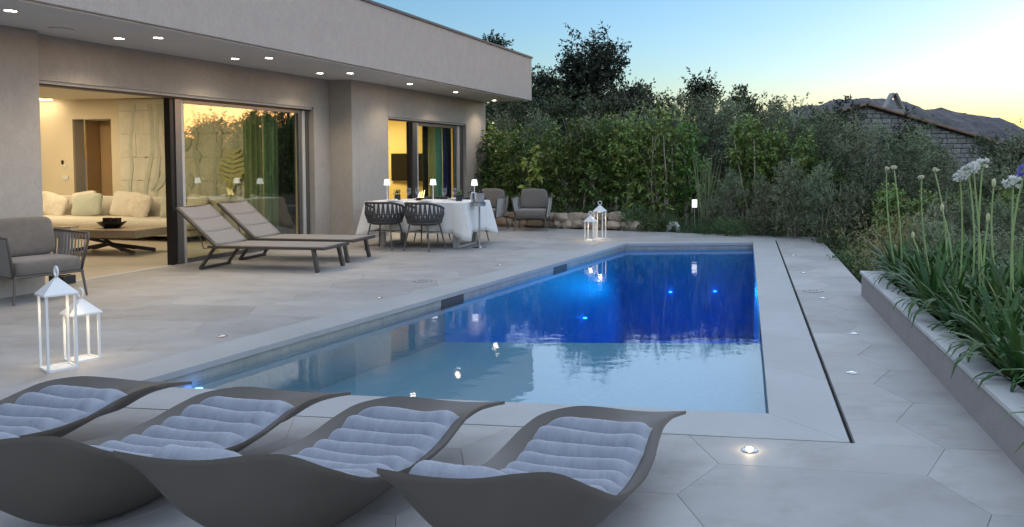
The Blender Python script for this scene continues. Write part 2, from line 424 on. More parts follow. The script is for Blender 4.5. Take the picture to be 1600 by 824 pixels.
# ------------------------------------------------------------------ pool and terrace
def line_off(p, q, d):
    p, q = Vector(p), Vector(q); t = (q - p).normalized(); n = Vector((t.y, -t.x)) * d     # to the outside of a ccw polygon
    return p + n, q + n
def meet(l1, l2):
    p, q = l1; r, s = l2; d1 = q - p; d2 = s - r
    t = ((r.x - p.x) * d2.y - (r.y - p.y) * d2.x) / (d1.x * d2.y - d1.y * d2.x)
    return p + d1 * t
PIN = [PN_L, PN_R, PF_R, PF_L]
def grown(d):
    ls = [line_off(PIN[i], PIN[(i + 1) % 4], d) for i in range(4)]
    return [meet(ls[i - 1], ls[i]) for i in range(4)]
CW = .40
POUT = grown(CW)
coping = bpy.data.objects.new('pool_coping', None); COL.objects.link(coping); struct(coping)
for side in range(4):
    a, b = Vector(PIN[side]), Vector(PIN[(side + 1) % 4]); c, d = POUT[side], POUT[(side + 1) % 4]
    n = max(2, round((b - a).length / 1.05))
    gap = .0035
    for k in range(n):
        t0, t1 = k / n, (k + 1) / n
        poly = [a.lerp(b, t0), c.lerp(d, t0), c.lerp(d, t1), a.lerp(b, t1)]
        if k not in (0,): pass
        poly = inset([tuple(p) for p in poly], .0010)
        m = MB().prism(poly, -.045, .0, .0015); m.build('coping_slab', 'coping', coping)

# basin: walls, shelf, deep floor
def lerp2(a, b, t): return (a[0] + (b[0] - a[0]) * t, a[1] + (b[1] - a[1]) * t)
ws_ = grown(.03)
WL, WR = lerp2(ws_[0], ws_[3], .40), lerp2(ws_[1], ws_[2], .42)
pb = MB()
wpoly = [tuple(p) for p in ws_]
for i in range(4):
    a, b = wpoly[i], wpoly[(i + 1) % 4]
    pb.add([(a[0], a[1], -.046), (b[0], b[1], -.046), (b[0], b[1], -1.75), (a[0], a[1], -1.75)], [(0, 1, 2, 3)])
pb.add([(*wpoly[0], -.52), (*wpoly[1], -.52), (*WR, -.52), (*WL, -.52)], [(0, 1, 2, 3)])
pb.add([(*WL, -.52), (*WR, -.52), (*WR, -1.7), (*WL, -1.7)], [(0, 1, 2, 3)])
pb.add([(*WL, -1.7), (*WR, -1.7), (*wpoly[2], -1.7), (*wpoly[3], -1.7)], [(0, 1, 2, 3)])
basin = struct(pb.build('pool_basin', 'mosaic'))
dp = MB(); dq = inset([WL, WR, wpoly[2], wpoly[3]], .006)
for i in range(4):
    a, b = dq[i], dq[(i + 1) % 4]; zt = -.56 if i == 0 else -.128
    dp.add([(a[0], a[1], zt), (b[0], b[1], zt), (b[0], b[1], -1.694), (a[0], a[1], -1.694)], [(0, 1, 2, 3)])
dp.add([(*q, -1.694) for q in dq], [(0, 1, 2, 3)]); dp.build('added_blue_lining', 'lit_water_blue', basin)  # lining added for an even azure, the water's glow put into its colour
wt_ = grown(.018)
for i in range(4):                                               # band of tiles at the waterline
    a, b = Vector(wt_[i]), Vector(wt_[(i + 1) % 4]); o2 = grown(.029); c, d = Vector(o2[i]), Vector(o2[(i + 1) % 4])
    m = MB(); n = int((b - a).length / .31)
    for k in range(n):
        gp = .0012 / (b - a).length; t0, t1 = k / n + gp, (k + 1) / n - gp
        p = [a.lerp(b, t0), a.lerp(b, t1), d if k == n - 1 else c.lerp(d, t1), c.lerp(d, t0)]
        tl = MB().prism([tuple(q) for q in p][::-1], -.125, -.047); tl.build('waterline_tile', 'tile_band', basin)
for t in (.44, .74):                                             # skimmer mouths in the house-side wall
    a, b = Vector(wt_[3]), Vector(wt_[0]); p0 = a.lerp(b, 1 - t); tdir = (b - a).normalized(); nrm = Vector((-tdir.y, tdir.x))
    q = [p0 + nrm * .006, p0 + tdir * .42 + nrm * .006, p0 + tdir * .42 - nrm * .005, p0 - nrm * .005]
    MB().prism([tuple(v) for v in q][::-1], -.16, -.055).build('skimmer_opening', 'skimmer', basin)
wq = [tuple(p) for p in grown(.025)]
water = struct(MB().prism(wq, -1.74, -.100).build('water', 'water'))
def pool_led(x, y, z, e, i):
    o = tag(MB().lathe([(.0, -.01), (.03, -.01), (.03, .01), (0, .012)], 12).build('pool_light', 'blue_led', loc=(x, y, z)),
            ['small blue underwater light near the shallow end by the house side coping', 'small blue underwater light halfway along the house side pool wall',
             'small blue underwater light near the far corner of the house side pool wall', 'small blue underwater light low on the far pool wall',
             'small blue underwater light on the far wall beside the planted side'][i], 'pool light', 'underwater pool lights')
    dx, dy = ((.93, -.36) if i < 3 else (-.1, -.99))
    sp = lamp('pool_glow', 'SPOT', (x + dx * .05, y + dy * .05, z), e, (.01, .55, 1.0), size=.02, spot=160)
    sp.rotation_euler = Vector((dx, dy, -.25)).to_track_quat('-Z', 'Y').to_euler()
for i, (t, z, e) in enumerate(((.055, -.17, .9), (.52, -.95, 9), (.80, -.95, 7))):
    p = lerp2(PN_L, PF_L, t); pool_led(p[0] + .03, p[1], z, e, i)
for i, t in enumerate((.35, .7)):
    p = lerp2(PF_L, PF_R, t); pool_led(p[0], p[1] - .03, -.85, 12, 3 + i)

# paving: elongated hexagons, each slab a piece
PA = R(8.5)
def to_w(p): return (p[0] * math.cos(PA) + p[1] * math.sin(PA), -p[0] * math.sin(PA) + p[1] * math.cos(PA))
FL0, FL1 = Vector((-.842, 4.191)), Vector((1.145, 3.89))           # front slot line
fdir = (FL1 - FL0).normalized()
LO = (POUT[0], POUT[3]); RO = (POUT[1], POUT[2])
FE = (Vector((-1.63, 16.23)), Vector((3.59, 14.35)))              # far terrace edge
RE = (Vector((1.894, 3.61)), Vector((3.59, 14.35)))               # side edge
HA = R(14.5); hn = Vector((math.cos(HA), -math.sin(HA))); hd = Vector((math.sin(HA), math.cos(HA)))
def hw(D, s): return hn * D + hd * s
HL = (hw(-8.72, 0), hw(-8.72, 20))
slot = .024
RS = line_off(POUT[1], POUT[2], slot); FS = line_off(POUT[0], POUT[1], .012)
A1 = meet(FS, RS)
reg_right = [A1, meet(FS, RE), meet(FE, RE), meet(RS, FE)]
reg_left = [meet(LO, FS), meet(LO, FE), meet(FE, HL), meet(HL, FS)]
FC = (POUT[3], POUT[2])
reg_far = [meet(LO, FC), meet(FC, RS), meet(RS, FE), meet(LO, FE)]
q0, q1 = meet(HL, FS), meet(FS, RE)
reg_front = [q0, Vector((q0.x - .4, -3.0)), Vector((q1.x + .2 - .5, -3.0)), Vector((q1.x + .15, q1.y - .02))]
def ccw(p):
    p = [tuple(v) for v in p]; return p if area(p) > 0 else p[::-1]
terrace = bpy.data.objects.new('terrace', None); COL.objects.link(terrace); struct(terrace)
CP, HH, AM = 1.12, .73, .17
NSLAB = 0
for reg in (reg_right, reg_left, reg_far, reg_front):
    rg = ccw(reg)
    for ci in range(-14, 9):
        for ri in range(-8, 32):
            cx = .935 - CP / 2 + ci * CP; cy = 4.0 + ri * HH + (HH / 2 if ci % 2 else 0)
            hx = [(cx - CP / 2 - AM / 2, cy), (cx - CP / 2 + AM / 2, cy - HH / 2), (cx + CP / 2 - AM / 2, cy - HH / 2), (cx + CP / 2 + AM / 2, cy),
                  (cx + CP / 2 - AM / 2, cy + HH / 2), (cx - CP / 2 + AM / 2, cy + HH / 2)]
            c = clip([to_w(p) for p in hx], rg)
            if len(c) < 3 or area(c) < .004: continue
            c = inset(c, .0008)
            if area(c) < .003: continue
            MB().prism(c, -.03, .0, .0012).build('paving_slab', 'slab', terrace); NSLAB += 1
# bed under the slabs
def bed(poly, z0, z1, name, mat):
    return MB().prism(ccw(poly), z0, z1).build(name, mat, terrace)
for rg in (reg_right, reg_left, reg_far, reg_front): bed(rg, -.5, -.031, 'mortar_bed', 'grout')
for i in range(4):
    o2 = grown(.05)
    bed([o2[i], o2[(i + 1) % 4], grown(CW + .06)[(i + 1) % 4], grown(CW + .06)[i]], -.6, -.047 - .002 * i, 'coping_bed', 'grout')

# spots and drain covers let into the paving
def deck_spot(x, y, lit, label, grp='round lights let into the paving'):
    o = thing('deck_light', label, 'floor light', (x, y, 0), group=grp)
    MB().lathe([(.0, .001), (.038, .001), (.040, .004), (.034, .007), (.0, .008)], 18).build('rim', 'steel', o, smooth=True)
    MB().lathe([(.0, .0085), (.020, .0085), (.0, .012)], 14).build('lens', 'spot_glow' if lit else 'spot_faint_glow', o)
    if lit: lamp('deck_light_glow', 'POINT', (0, 0, .03), 0.07, (1, .78, .48), o, .015)
deck_spot(.611, 3.779, True, 'lit round floor light shining in the paving in front of the pool')
for i, (x, y) in enumerate(((1.53, 5.18), (1.89, 6.35), (2.05, 8.0), (2.26, 9.8), (2.52, 11.6), (2.75, 13.2))):
    deck_spot(x, y, False, ORD[i] + ' unlit steel floor light along the slot beside the planter, counted from the loungers')
for i, (x, y) in enumerate(((-3.32, 6.25), (-2.6, 8.0), (-1.75, 10.5))):
    deck_spot(x, y, False, ORD[i] + ' unlit floor light along the house side coping, counted from the lanterns')
def drain(x, y, label):
    o = thing('drain_cover', label, 'drain cover', (x, y, 0))
    MB().lathe([(.0, .001), (.105, .001), (.105, .004), (.0, .0045)], 28).build('plate', 'slab', o, smooth=True)
    MB().tube([(.108 * math.cos(a), .108 * math.sin(a), .002) for a in np.linspace(0, 2 * math.pi, 28)[:-1]], .004, 6, True).build('ring', 'drain_metal', o)
    for k in range(3):
        MB().tube([((k - 1) * .04 + .012 * math.cos(a), .012 * math.sin(a), .005) for a in np.linspace(0, 2 * math.pi, 10)[:-1]], .0035, 5, True).build('lifting_ring', 'drain_metal', o)
drain(2.06, 8.45, 'round cover with three small rings in the paving beside the planter end')
drain(-2.45, 9.15, 'round cover with three small rings in the paving near the sun loungers')

# ------------------------------------------------------------------ house
HO = hw(-8.5, 10.0)
house = thing('house', 'low modern villa with grey plaster walls, deep flat roof and lit sliding doors', 'house', (HO.x, HO.y, 0), -14.5)
def L_(D, s, z=0): return (D + 8.5, s - 10.0, z)
def hb(m, D0, D1, s0, s1, z0, z1): return m.box(D0 + 8.5, D1 + 8.5, s0 - 10, s1 - 10, z0, z1)
def hpart(name, mat, *boxes, bevel=0, parent=None, **k):
    m = MB()
    for b in boxes: hb(m, *b)
    return m.build(name, mat, parent or house, bevel=bevel, **k)
ZS = 2.87
roof = hpart('roof', 'plaster', (-18, -6.88, -8, 17.42, ZS + .006, 3.88), bevel=.008)
hpart('roof_edge_trim', 'roof_trim', (-18.02, -6.855, -8.02, 17.445, 3.8815, 3.925), parent=roof)
hpart('soffit', 'soffit', (-17.8, -6.935, -7.9, 17.36, ZS - .012, ZS + .005), parent=roof)
ZW = ZS - .014
hpart('wall', 'plaster', (-18, -8.36, -8, 6.58, -.1, ZW), bevel=.008)                              # closed wing beside the living room
hpart('wall', 'plaster', (-8.75, -8.53, 6.375, 11.895, 2.345, ZW))                                  # lintel
hpart('wall', 'plaster', (-8.75, -8.53, 11.47, 11.895, -.1, 2.3435))                                # pier
hpart('wall', 'plaster', (-13.33, -8.08, 11.9, 12.1, -.1, ZW), bevel=.006); hpart('wall', 'plaster', (-18, -14.27, 11.9, 12.1, -.1, ZW)); hpart('wall', 'plaster', (-14.268, -13.332, 11.9, 12.1, 2.26, ZW))                              # party wall, its end is the return
hpart('wall', 'plaster', (-8.29, -8.082, 12.102, 13.06, -.1, ZW))
hpart('wall', 'plaster', (-8.29, -8.08, 16.34, 17.40, -.1, ZW), bevel=.006)
hpart('wall', 'plaster', (-8.288, -8.081, 13.062, 16.338, 2.275, ZW))
hpart('wall', 'plaster', (-18, -8.292, 17.2, 17.40, -.1, ZW))
# rooms
hpart('room_wall', 'warm_wall', (-17, -14.27, 11.86, 11.899, .0, 2.62), (-13.33, -8.755, 11.86, 11.899, .0, 2.62), (-14.27, -13.33, 11.86, 11.899, 2.24, 2.62))
hpart('room_wall', 'warm_wall', (-17.05, -17, 6.41, 11.86, 0, 2.62)); hpart('room_wall', 'warm_wall', (-17, -8.76, 6.372, 6.41, 0, 2.62))
hpart('room_ceiling', 'ceiling_paint', (-17, -8.755, 6.41, 11.86, 2.62, 2.66))
hpart('room_wall', 'yellow_wall', (-13, -8.30, 17.16, 17.199, 0, 2.6)); hpart('room_wall', 'yellow_wall', (-13.05, -13, 12.14, 17.16, 0, 2.6)); hpart('room_wall', 'yellow_wall', (-13, -8.30, 12.101, 12.14, 0, 2.6))
hpart('room_ceiling', 'ceiling_paint', (-13, -8.30, 12.14, 17.16, 2.6, 2.64))
for k in range(9):
    hpart('floor_board', 'wood_floor', (-17, -8.715, 6.41 + k * .606 + .002, 6.41 + (k + 1) * .606 - .002, -.04, .003), bevel=.002)
hpart('floor_base', 'grout', (-17, -8.715, 6.41, 11.86, -.08, -.041))
for k in range(8):
    hpart('floor_board', 'wood_floor', (-13, -8.29, 12.14 + k * .6275 + .002, 12.14 + (k + 1) * .6275 - .002, -.04, .003), bevel=.002)
# doorway to the passage in the living room's end wall
hpart('passage_wall', 'door_wood', (-14.265, -14.23, 12.11, 13.2, 0, 2.24)); hpart('passage_wall', 'door_wood', (-13.36, -13.335, 12.11, 13.2, 0, 2.24)); hpart('passage_ceiling', 'ceiling_paint', (-14.23, -13.36, 12.11, 13.2, 2.242, 2.259)); hpart('passage_floor', 'wood_floor', (-14.26, -13.34, 11.862, 13.2, -.03, .002))
dr = hpart('passage_door', 'door_wood', (-14.22, -13.74, 12.40, 12.44, .01, 2.22), (-13.735, -13.58, 12.55, 12.59, .01, 2.22), bevel=.004)
hpart('passage_shade_sheet', 'shade_black', (-14.23, -13.36, 12.9, 12.94, 0, 2.24))  # near-black sheet, the passage's unlit depth put into its colour
hpart('door_handle', 'steel', (-13.80, -13.77, 12.35, 12.395, 1.0, 1.04), parent=dr)
hpart('wall_switch', 'plastic_white', (-14.53, -14.43, 11.845, 11.859, 1.30, 1.37), bevel=.003)
hpart('wall_switch', 'plastic_white', (-14.54, -14.40, 11.845, 11.859, 1.06, 1.14), bevel=.003)
hpart('handset', 'black_matte', (-14.53, -14.50, 11.82, 11.844, 1.36, 1.44))
# recessed light slots in the living room ceiling
for k in range(2):
    hpart('light_slot', 'warm_glow', (-16.6, -14.55, 11.46 + k * .2, 11.50 + k * .2, 2.612, 2.619))
# living room sliding door
def bars(name, mat, lst, parent, bevel=.003): 
    for b in lst: hpart(name, mat, b, parent=parent, bevel=bevel)
sd1 = bpy.data.objects.new('sliding_door', None); COL.objects.link(sd1); sd1.parent = house
hpart('track', 'frame_light', (-8.72, -8.56, 6.372, 11.468, 2.312, 2.3435), parent=sd1)
hpart('track', 'frame_dark', (-8.73, -8.60, 6.372, 11.468, 2.290, 2.311), parent=sd1)
hpart('threshold', 'frame_light', (-8.74, -8.62, 6.372, 11.468, -.02, .006), parent=sd1)
bars('stile', 'frame_dark', [(-8.76, -8.66, 8.60, 8.665, .006, 2.29)], sd1)
bars('stile', 'frame_metal', [(-8.70, -8.645, 8.675, 8.78, .006, 2.29), (-8.74, -8.705, 8.69, 8.83, .006, 2.29), (-8.70, -8.655, 11.23, 11.30, .006, 2.29)], sd1)
bars('stile', 'frame_light', [(-8.70, -8.655, 8.785, 8.835, .006, 2.29), (-8.73, -8.64, 11.305, 11.38, .006, 2.29)], sd1)
bars('stile', 'frame_metal', [(-8.72, -8.63, 11.39, 11.465, .006, 2.29)], sd1)
bars('rail', 'frame_metal', [(-8.70, -8.655, 8.836, 11.229, .006, .07), (-8.70, -8.655, 8.836, 11.229, 2.235, 2.289)], sd1)
hpart('pane', 'pane_glass', (-8.682, -8.672, 8.83, 11.235, .06, 2.24), parent=sd1)
# dining room sliding door
sd2 = bpy.data.objects.new('sliding_door', None); COL.objects.link(sd2); sd2.parent = house
hpart('track', 'frame_light', (-8.26, -8.12, 13.064, 16.336, 2.243, 2.274), parent=sd2)
hpart('track', 'frame_dark', (-8.27, -8.16, 13.064, 16.336, 2.222, 2.242), parent=sd2)
hpart('threshold', 'frame_light', (-8.28, -8.14, 13.064, 16.336, -.02, .006), parent=sd2)
bars('stile', 'frame_dark', [(-8.28, -8.22, 14.05, 14.12, .006, 2.22)], sd2)
bars('stile', 'frame_metal', [(-8.24, -8.18, 14.13, 14.30, .006, 2.22), (-8.24, -8.19, 15.98, 16.06, .006, 2.22)], sd2)
bars('stile', 'frame_light', [(-8.24, -8.19, 14.305, 14.36, .006, 2.22), (-8.25, -8.17, 16.07, 16.18, .006, 2.22)], sd2)
bars('stile', 'frame_metal', [(-8.25, -8.16, 16.19, 16.335, .006, 2.22)], sd2)
bars('rail', 'frame_metal', [(-8.24, -8.19, 14.361, 15.979, .006, .07), (-8.24, -8.19, 14.361, 15.979, 2.16, 2.221)], sd2)
hpart('pane', 'clear_glass', (-8.220, -8.210, 14.36, 15.98, .06, 2.17), parent=sd2)
# downlights in the soffit
DL = ((-5.805, 7.293), (-5.877, 8.95), (-5.398, 8.904), (-5.445, 10.728), (-4.943, 10.662), (-4.98, 12.519), (-4.492, 12.519), (-4.027, 14.284), (-3.56, 16.013), (-3.145, 18.219))
dl_ring = MB().lathe([(.048, .0), (.062, .0), (.062, -.006), (.050, -.008), (.048, .0)], 24).mesh('downlight')
dl_lens = MB().lathe([(.0, -.002), (.0475, -.002), (.0475, -.004), (.0, -.005)], 24).mesh('lens')
for x, y in DL:
    p = Vector((x, y)) - HO; lx, ly = p.dot(hn), p.dot(hd)
    ring = obj('downlight', dl_ring, 'white_paint', house); ring.location = (lx, ly, ZS - .0125)
    ln = obj('lens', dl_lens, 'downlight_glow', ring)
    lamp('downlight_beam', 'SPOT', (lx, ly, ZS - .03), 8.5, (1.0, .80, .56), house, .03, spot=125)
p = Vector((-6.069, 8.306)) - HO
MB().lathe([(.085, .0), (.11, .0), (.11, -.012), (.085, -.014), (.0, -.012)], 26).build('ceiling_speaker', 'soffit', house, smooth=True, loc=(p.dot(hn), p.dot(hd), ZS - .0125))
hpart('downpipe', 'frame_light', (-8.06, -7.98, 17.46, 17.54, 0, 1.85), bevel=.01)
# room lamps
def room_lamp(D, s, z, e, size, col, rx=0):
    o = lamp('room_light', 'AREA', L_(D, s, z), e, col, house, size)
room_lamp(-14.0, 9.8, 2.60, 17, 1.6, (1.0, .82, .54)); room_lamp(-10.6, 9.8, 2.60, 7, 1.2, (1.0, .82, .54))
room_lamp(-10.6, 15.6, 2.58, 19, 1.2, (1.0, .80, .42))

def hthing(name, label, cat, D, s, z=0, rz=0, group=None):
    p = hw(D, s); return thing(name, label, cat, (p.x, p.y, z), -14.5 + rz, group)
# mural of carved stone, plant drawings and a monstera leaf
mu = hthing('wall_mural', 'pale carved stone mural with plant drawings on the living room wall behind the sofa', 'mural', -11.6, 11.85, .1)
rng = random.Random(5)
xs = [-1.5]; 
z = 0.0; row = 0
while z < 2.48:
    h = rng.choice((.36, .44, .52)); h = min(h, 2.5 - z); x = -1.5
    while x < 1.62:
        w = rng.uniform(.35, .7); x1 = min(1.65, x + w)
        j = lambda: rng.uniform(-.03, .03)
        poly = [(x + .002, z + .002), (x1 - .002, z + .002 + max(0, j()) * .3), (x1 - .002, z + h - .002), (x + .002, z + h - .002 - max(0, j()) * .3)]
        m = MB(); dpt = rng.uniform(.018, .026)
        m.add([(a, 0, b) for a, b in poly] + [(a, -dpt, b) for a, b in poly], [(0, 1, 2, 3), (7, 6, 5, 4), (0, 4, 5, 1), (1, 5, 6, 2), (2, 6, 7, 3), (3, 7, 4, 0)])
        m.build('stone_piece', 'mural_stone', mu); x = x1
    z += h
def ribbon(pts, w, y=-.034, t=.004):
    m = MB()
    for (x0, z0), (x1, z1) in zip(pts[:-1], pts[1:]): m.obox((x0, y, z0), (x1, y, z1), w, t * .4, (0, 1, 0))
    return m
for k in range(10):
    x = -1.35 + k * .3 + rng.uniform(-.08, .08); pts = [(x, .3)]
    for q in range(7): pts.append((pts[-1][0] + rng.uniform(-.09, .09), pts[-1][1] + .3))
    ribbon(pts, rng.uniform(.05, .10), -.0272 - .0003 * k).build('drawn_stem', 'mural_ink', mu)
for k in range(14):
    cx, cz = rng.uniform(-1.3, 1.4), rng.uniform(.4, 1.6); m = MB(); n = 14
    ln_, wd_, an = rng.uniform(.25, .5), rng.uniform(.05, .11), rng.uniform(-.7, .7)
    pts = [(cx + math.sin(an) * ln_ * t + math.cos(an) * wd_ * math.sin(math.pi * t) * sg, cz + math.cos(an) * ln_ * t - math.sin(an) * wd_ * math.sin(math.pi * t) * sg) for sg, ts in ((1, [i / n for i in range(n)]), (-1, [1 - i / n for i in range(n)])) for t in ts]
    yb = -.0325 - .0004 * k
    m.add([(a, yb, b) for a, b in pts] + [(a, yb - .001, b) for a, b in pts], [tuple(range(len(pts))), tuple(range(2 * len(pts) - 1, len(pts) - 1, -1))]); m.build('drawn_leaf', 'mural_ink', mu)
m = MB()                                                    # monstera leaf
for k in range(9):
    t = k / 8; z0 = .78 + .70 * t; hw_ = .30 * math.sin(math.pi * (.12 + .8 * (1 - t))) 
    for sg in (-1, 1): m.obox((1.05 + .10 * t, -.07, z0), (1.05 + .10 * t + sg * hw_, -.07, z0 + .10 - .03 * t), .004, .062, (0, 0, 1))
m.obox((1.0, -.072, .62), (1.17, -.072, 1.55), .004, .03, (1, 0, 0)); m.build('monstera_leaf', 'mural_gold', mu)

# sofa along the end wall
sf = hthing('sofa', 'long low cream sofa along the living room end wall', 'sofa', -13.2, 11.40)
MB().soft((0, -.02, .30), 5.0, .86, .20, .12, .3, 60, 10).build('seat', 'sofa_fabric', sf, smooth='all')
MB().box(-2.45, 2.45, -.38, .40, .10, .21).build('base', 'sofa_fabric', sf, bevel=.02)
MB().soft((0, .36, .48), 5.0, .14, .56, .2, .3, 60, 12).build('backrest', 'sofa_fabric', sf, smooth='all')
for x in (-2.3, -.8, .8, 2.3):
    for y in (-.32, .34): MB().tube([(x, y, 0), (x, y, .1)], .014, 8).build('leg', 'steel', sf)
def pillow(D, s, zc, w, h, tilt, twist, mat, label):
    o = MB().soft((0, 0, 0), w, h, .17, .32, .55, 30, 14, dent=.45).build('sofa_pillow', mat, None, smooth='all')
    p = hw(D, s); o.location = (p.x, p.y, zc); o.rotation_euler = (R(90 - 16), R(tilt), R(-14.5 + twist)); tag(o, label, 'pillow', 'pillows on the sofa')
def Dpx(px, s):
    k = (px - 980) / 1200; Y = s / (.968 + .25 * k); return k * Y * .968 - Y * .25
pillow(-14.85, 11.56, .62, .62, .46, 0, 0, 'sofa_fabric', 'square cream back pillow at the wing wall end of the sofa')
pillow(-14.22, 11.40, .58, .62, .44, 14, -6, 'pattern_fabric', 'patterned cream throw pillow leaning beside the sage pillow')
pillow(-13.75, 11.60, .62, .56, .46, -8, 4, 'sofa_fabric', 'cream back pillow half hidden between patterned and sage pillows')
pillow(-13.40, 11.38, .60, .62, .44, -5, 4, 'sage_fabric', 'pale sage green throw pillow in the middle of the sofa')
pillow(-12.70, 11.56, .62, .62, .48, 4, 0, 'sofa_fabric', 'plump cream back pillow between the sage pillow and the door frame')
pillow(-12.25, 11.44, .60, .54, .46, 10, -10, 'pattern_fabric', 'patterned pillow just beside the dark sliding door frame')
pillow(-11.55, 11.50, .60, .50, .44, -6, 6, 'sage_fabric', 'grey green pillow seen through the fixed glass pane')
pillow(-11.10, 11.56, .60, .46, .44, 8, -4, 'sofa_fabric', 'cream pillow at the sofa end seen through the glass pane')
# coffee table
ct = thing('coffee_table', 'low wooden coffee table with crossed metal legs in the living room', 'coffee table', (-8.1, 11.95, 0), -8)
MB().box(-.78, .78, -.36, .36, .27, .39).build('top', 'table_wood', ct, bevel=.006)
MB().obox((-.15, -.05, .25), (.30, -.05, .25), .3, .03).build('bracket', 'bronze', ct)
for a, b in (((-.5, -.25), (.62, .22)), ((-.5, .25), (.62, -.22))):
    MB().tube([(a[0], a[1], .035), (0, 0, .14), (b[0], b[1], .035)], .03, 10).build('leg', 'bronze', ct, smooth=True)
    MB().tube([(-.3, a[1] * .6, .25), (.35, -a[1] * .5, .06)], .022, 10).build('brace', 'bronze', ct, smooth=True)
bw = thing('table_bowl', 'black oval bowl with two dark pots on the coffee table', 'bowl', (-8.02, 11.92, .39), -10)
MB().lathe([(.0, .0), (.10, .0), (.19, .08), (.20, .10), (.17, .10), (.09, .03), (.0, .03)], 24).build('bowl', 'black_gloss', bw, smooth=True)
for x in (-.08, .09): MB().box(x - .05, x + .05, -.04, .04, .06, .16).build('pot', 'black_matte', bw, bevel=.006)
bk = thing('magazine_stack', 'few flat magazines lying on the coffee table end', 'magazines', (-8.66, 11.82, .39), 4)
for k in range(3): MB().box(-.13 + .01 * k, .13, -.1, .1, k * .011, k * .011 + .01).build('magazine', ('white_paint', 'frame_light', 'steel')[k], bk)

def curtain(name, D, s0, s1, z1, mat, label, waves=5, amp=.045, seed=0):
    p = hw(D, (s0 + s1) / 2); w = s1 - s0
    o = MB().grid(lambda u, v: (amp * math.sin(u * waves * 2 * math.pi + seed) * (.75 + .25 * v) + .012 * math.sin(u * 31 + v * 3), (u - .5) * w, .02 + v * (z1 - .02)), 72, 8).build(name, mat, None, smooth='all')
    o.location = (p.x, p.y, 0); o.rotation_euler = (0, 0, R(-14.5)); tag(o, label, 'curtain', 'curtains inside the sliding doors')
    md = o.modifiers.new('thickness', 'SOLIDIFY'); md.thickness = .004
curtain('curtain', -8.97, 10.30, 10.72, 2.55, 'curtain_sage', 'yellow green curtain behind the living room glass', 4)
curtain('curtain', -8.95, 10.73, 11.02, 2.55, 'curtain_green', 'muted green curtain behind the living room glass beside the dark one', 3, seed=1)
curtain('curtain', -8.93, 11.03, 11.44, 2.55, 'curtain_black', 'black curtain at the end of the living room glass', 3, seed=2)
curtain('curtain', -8.55, 15.22, 15.38, 2.5, 'curtain_black', 'narrow black curtain behind the dining room glass', 2, .03, seed=3)
curtain('curtain', -8.50, 15.39, 15.62, 2.5, 'curtain_sage', 'yellow green curtain behind the dining room glass', 3, .035, seed=4)
curtain('curtain', -8.48, 15.63, 15.90, 2.5, 'curtain_teal', 'blue green curtain behind the dining room glass', 3, .035, seed=5)
curtain('curtain', -8.46, 15.91, 16.32, 2.5, 'curtain_navy', 'navy blue curtain behind the dining room glass', 3, .035, seed=6)
tv = hthing('wall_screen', 'dark flat television on the yellow dining room wall', 'television', -10.05, 17.12, .93)
MB().box(-.47, .47, -.03, .02, 0, .68).build('bezel', 'black_matte', tv, bevel=.006)
MB().box(-.455, .455, -.034, -.0305, .02, .66).build('screen', 'black_gloss', tv)
tv.rotation_euler[2] = R(-14.5 - 6); tv.location.y -= .05

# ------------------------------------------------------------------ planter with agapanthus
pdir = Vector((1.894 - 2.56, 3.61 - 8.2)).normalized(); pnr = Vector((-pdir.y, pdir.x))       # pnr points away from the terrace side
if pnr.x < 0: pnr = -pnr
P0 = Vector((2.515, 8.2)); PLEN, PW, PH = 9.5, 1.35, .26
planter = thing('planter', 'long low grey plastered planter with pale stone cap beside the terrace', 'planter', (P0.x, P0.y, 0))
def pl_quad(m, a0, a1, w0, w1, z0, z1):
    q = [pdir * a + pnr * w for a, w in ((a0, w0), (a0, w1), (a1, w1), (a1, w0))]
    m.prism(ccw(q), z0, z1); return m
for nm, a0, a1, w0, w1 in (('wall', 0, PLEN, .0, .13), ('wall', 0, PLEN, PW - .13, PW), ('wall', 0.001, .13, .131, PW - .131), ('wall', PLEN - .13, PLEN - .001, .131, PW - .131)):
    pl_quad(MB(), a0, a1, w0, w1, -1.2, PH - .031).build(nm, 'planter_plaster', planter, bevel=.004)
n = 5
for k in range(n): pl_quad(MB(), -.012 + k * (PLEN + .024) / n + .002, -.012 + (k + 1) * (PLEN + .024) / n - .002, -.018, .16, PH - .03, PH).build('cap_stone', 'planter_cap', planter, bevel=.004)
pl_quad(MB(), -.012, .16, .162, PW + .018, PH - .03, PH).build('cap_stone', 'planter_cap', planter, bevel=.004)
pl_quad(MB(), .165, PLEN, PW - .16, PW + .018, PH - .03, PH).build('cap_stone', 'planter_cap', planter, bevel=.004)
def soil_fn(u, v):
    q = pdir * (.10 + u * (PLEN - .2)) + pnr * (.10 + v * (PW - .2)); return (q.x, q.y, .175 + .025 * math.sin(u * 90) * math.cos(v * 13) + .03 * math.sin(math.pi * v))
MB().grid(soil_fn, 80, 12).build('soil', 'soil', planter, smooth='all')

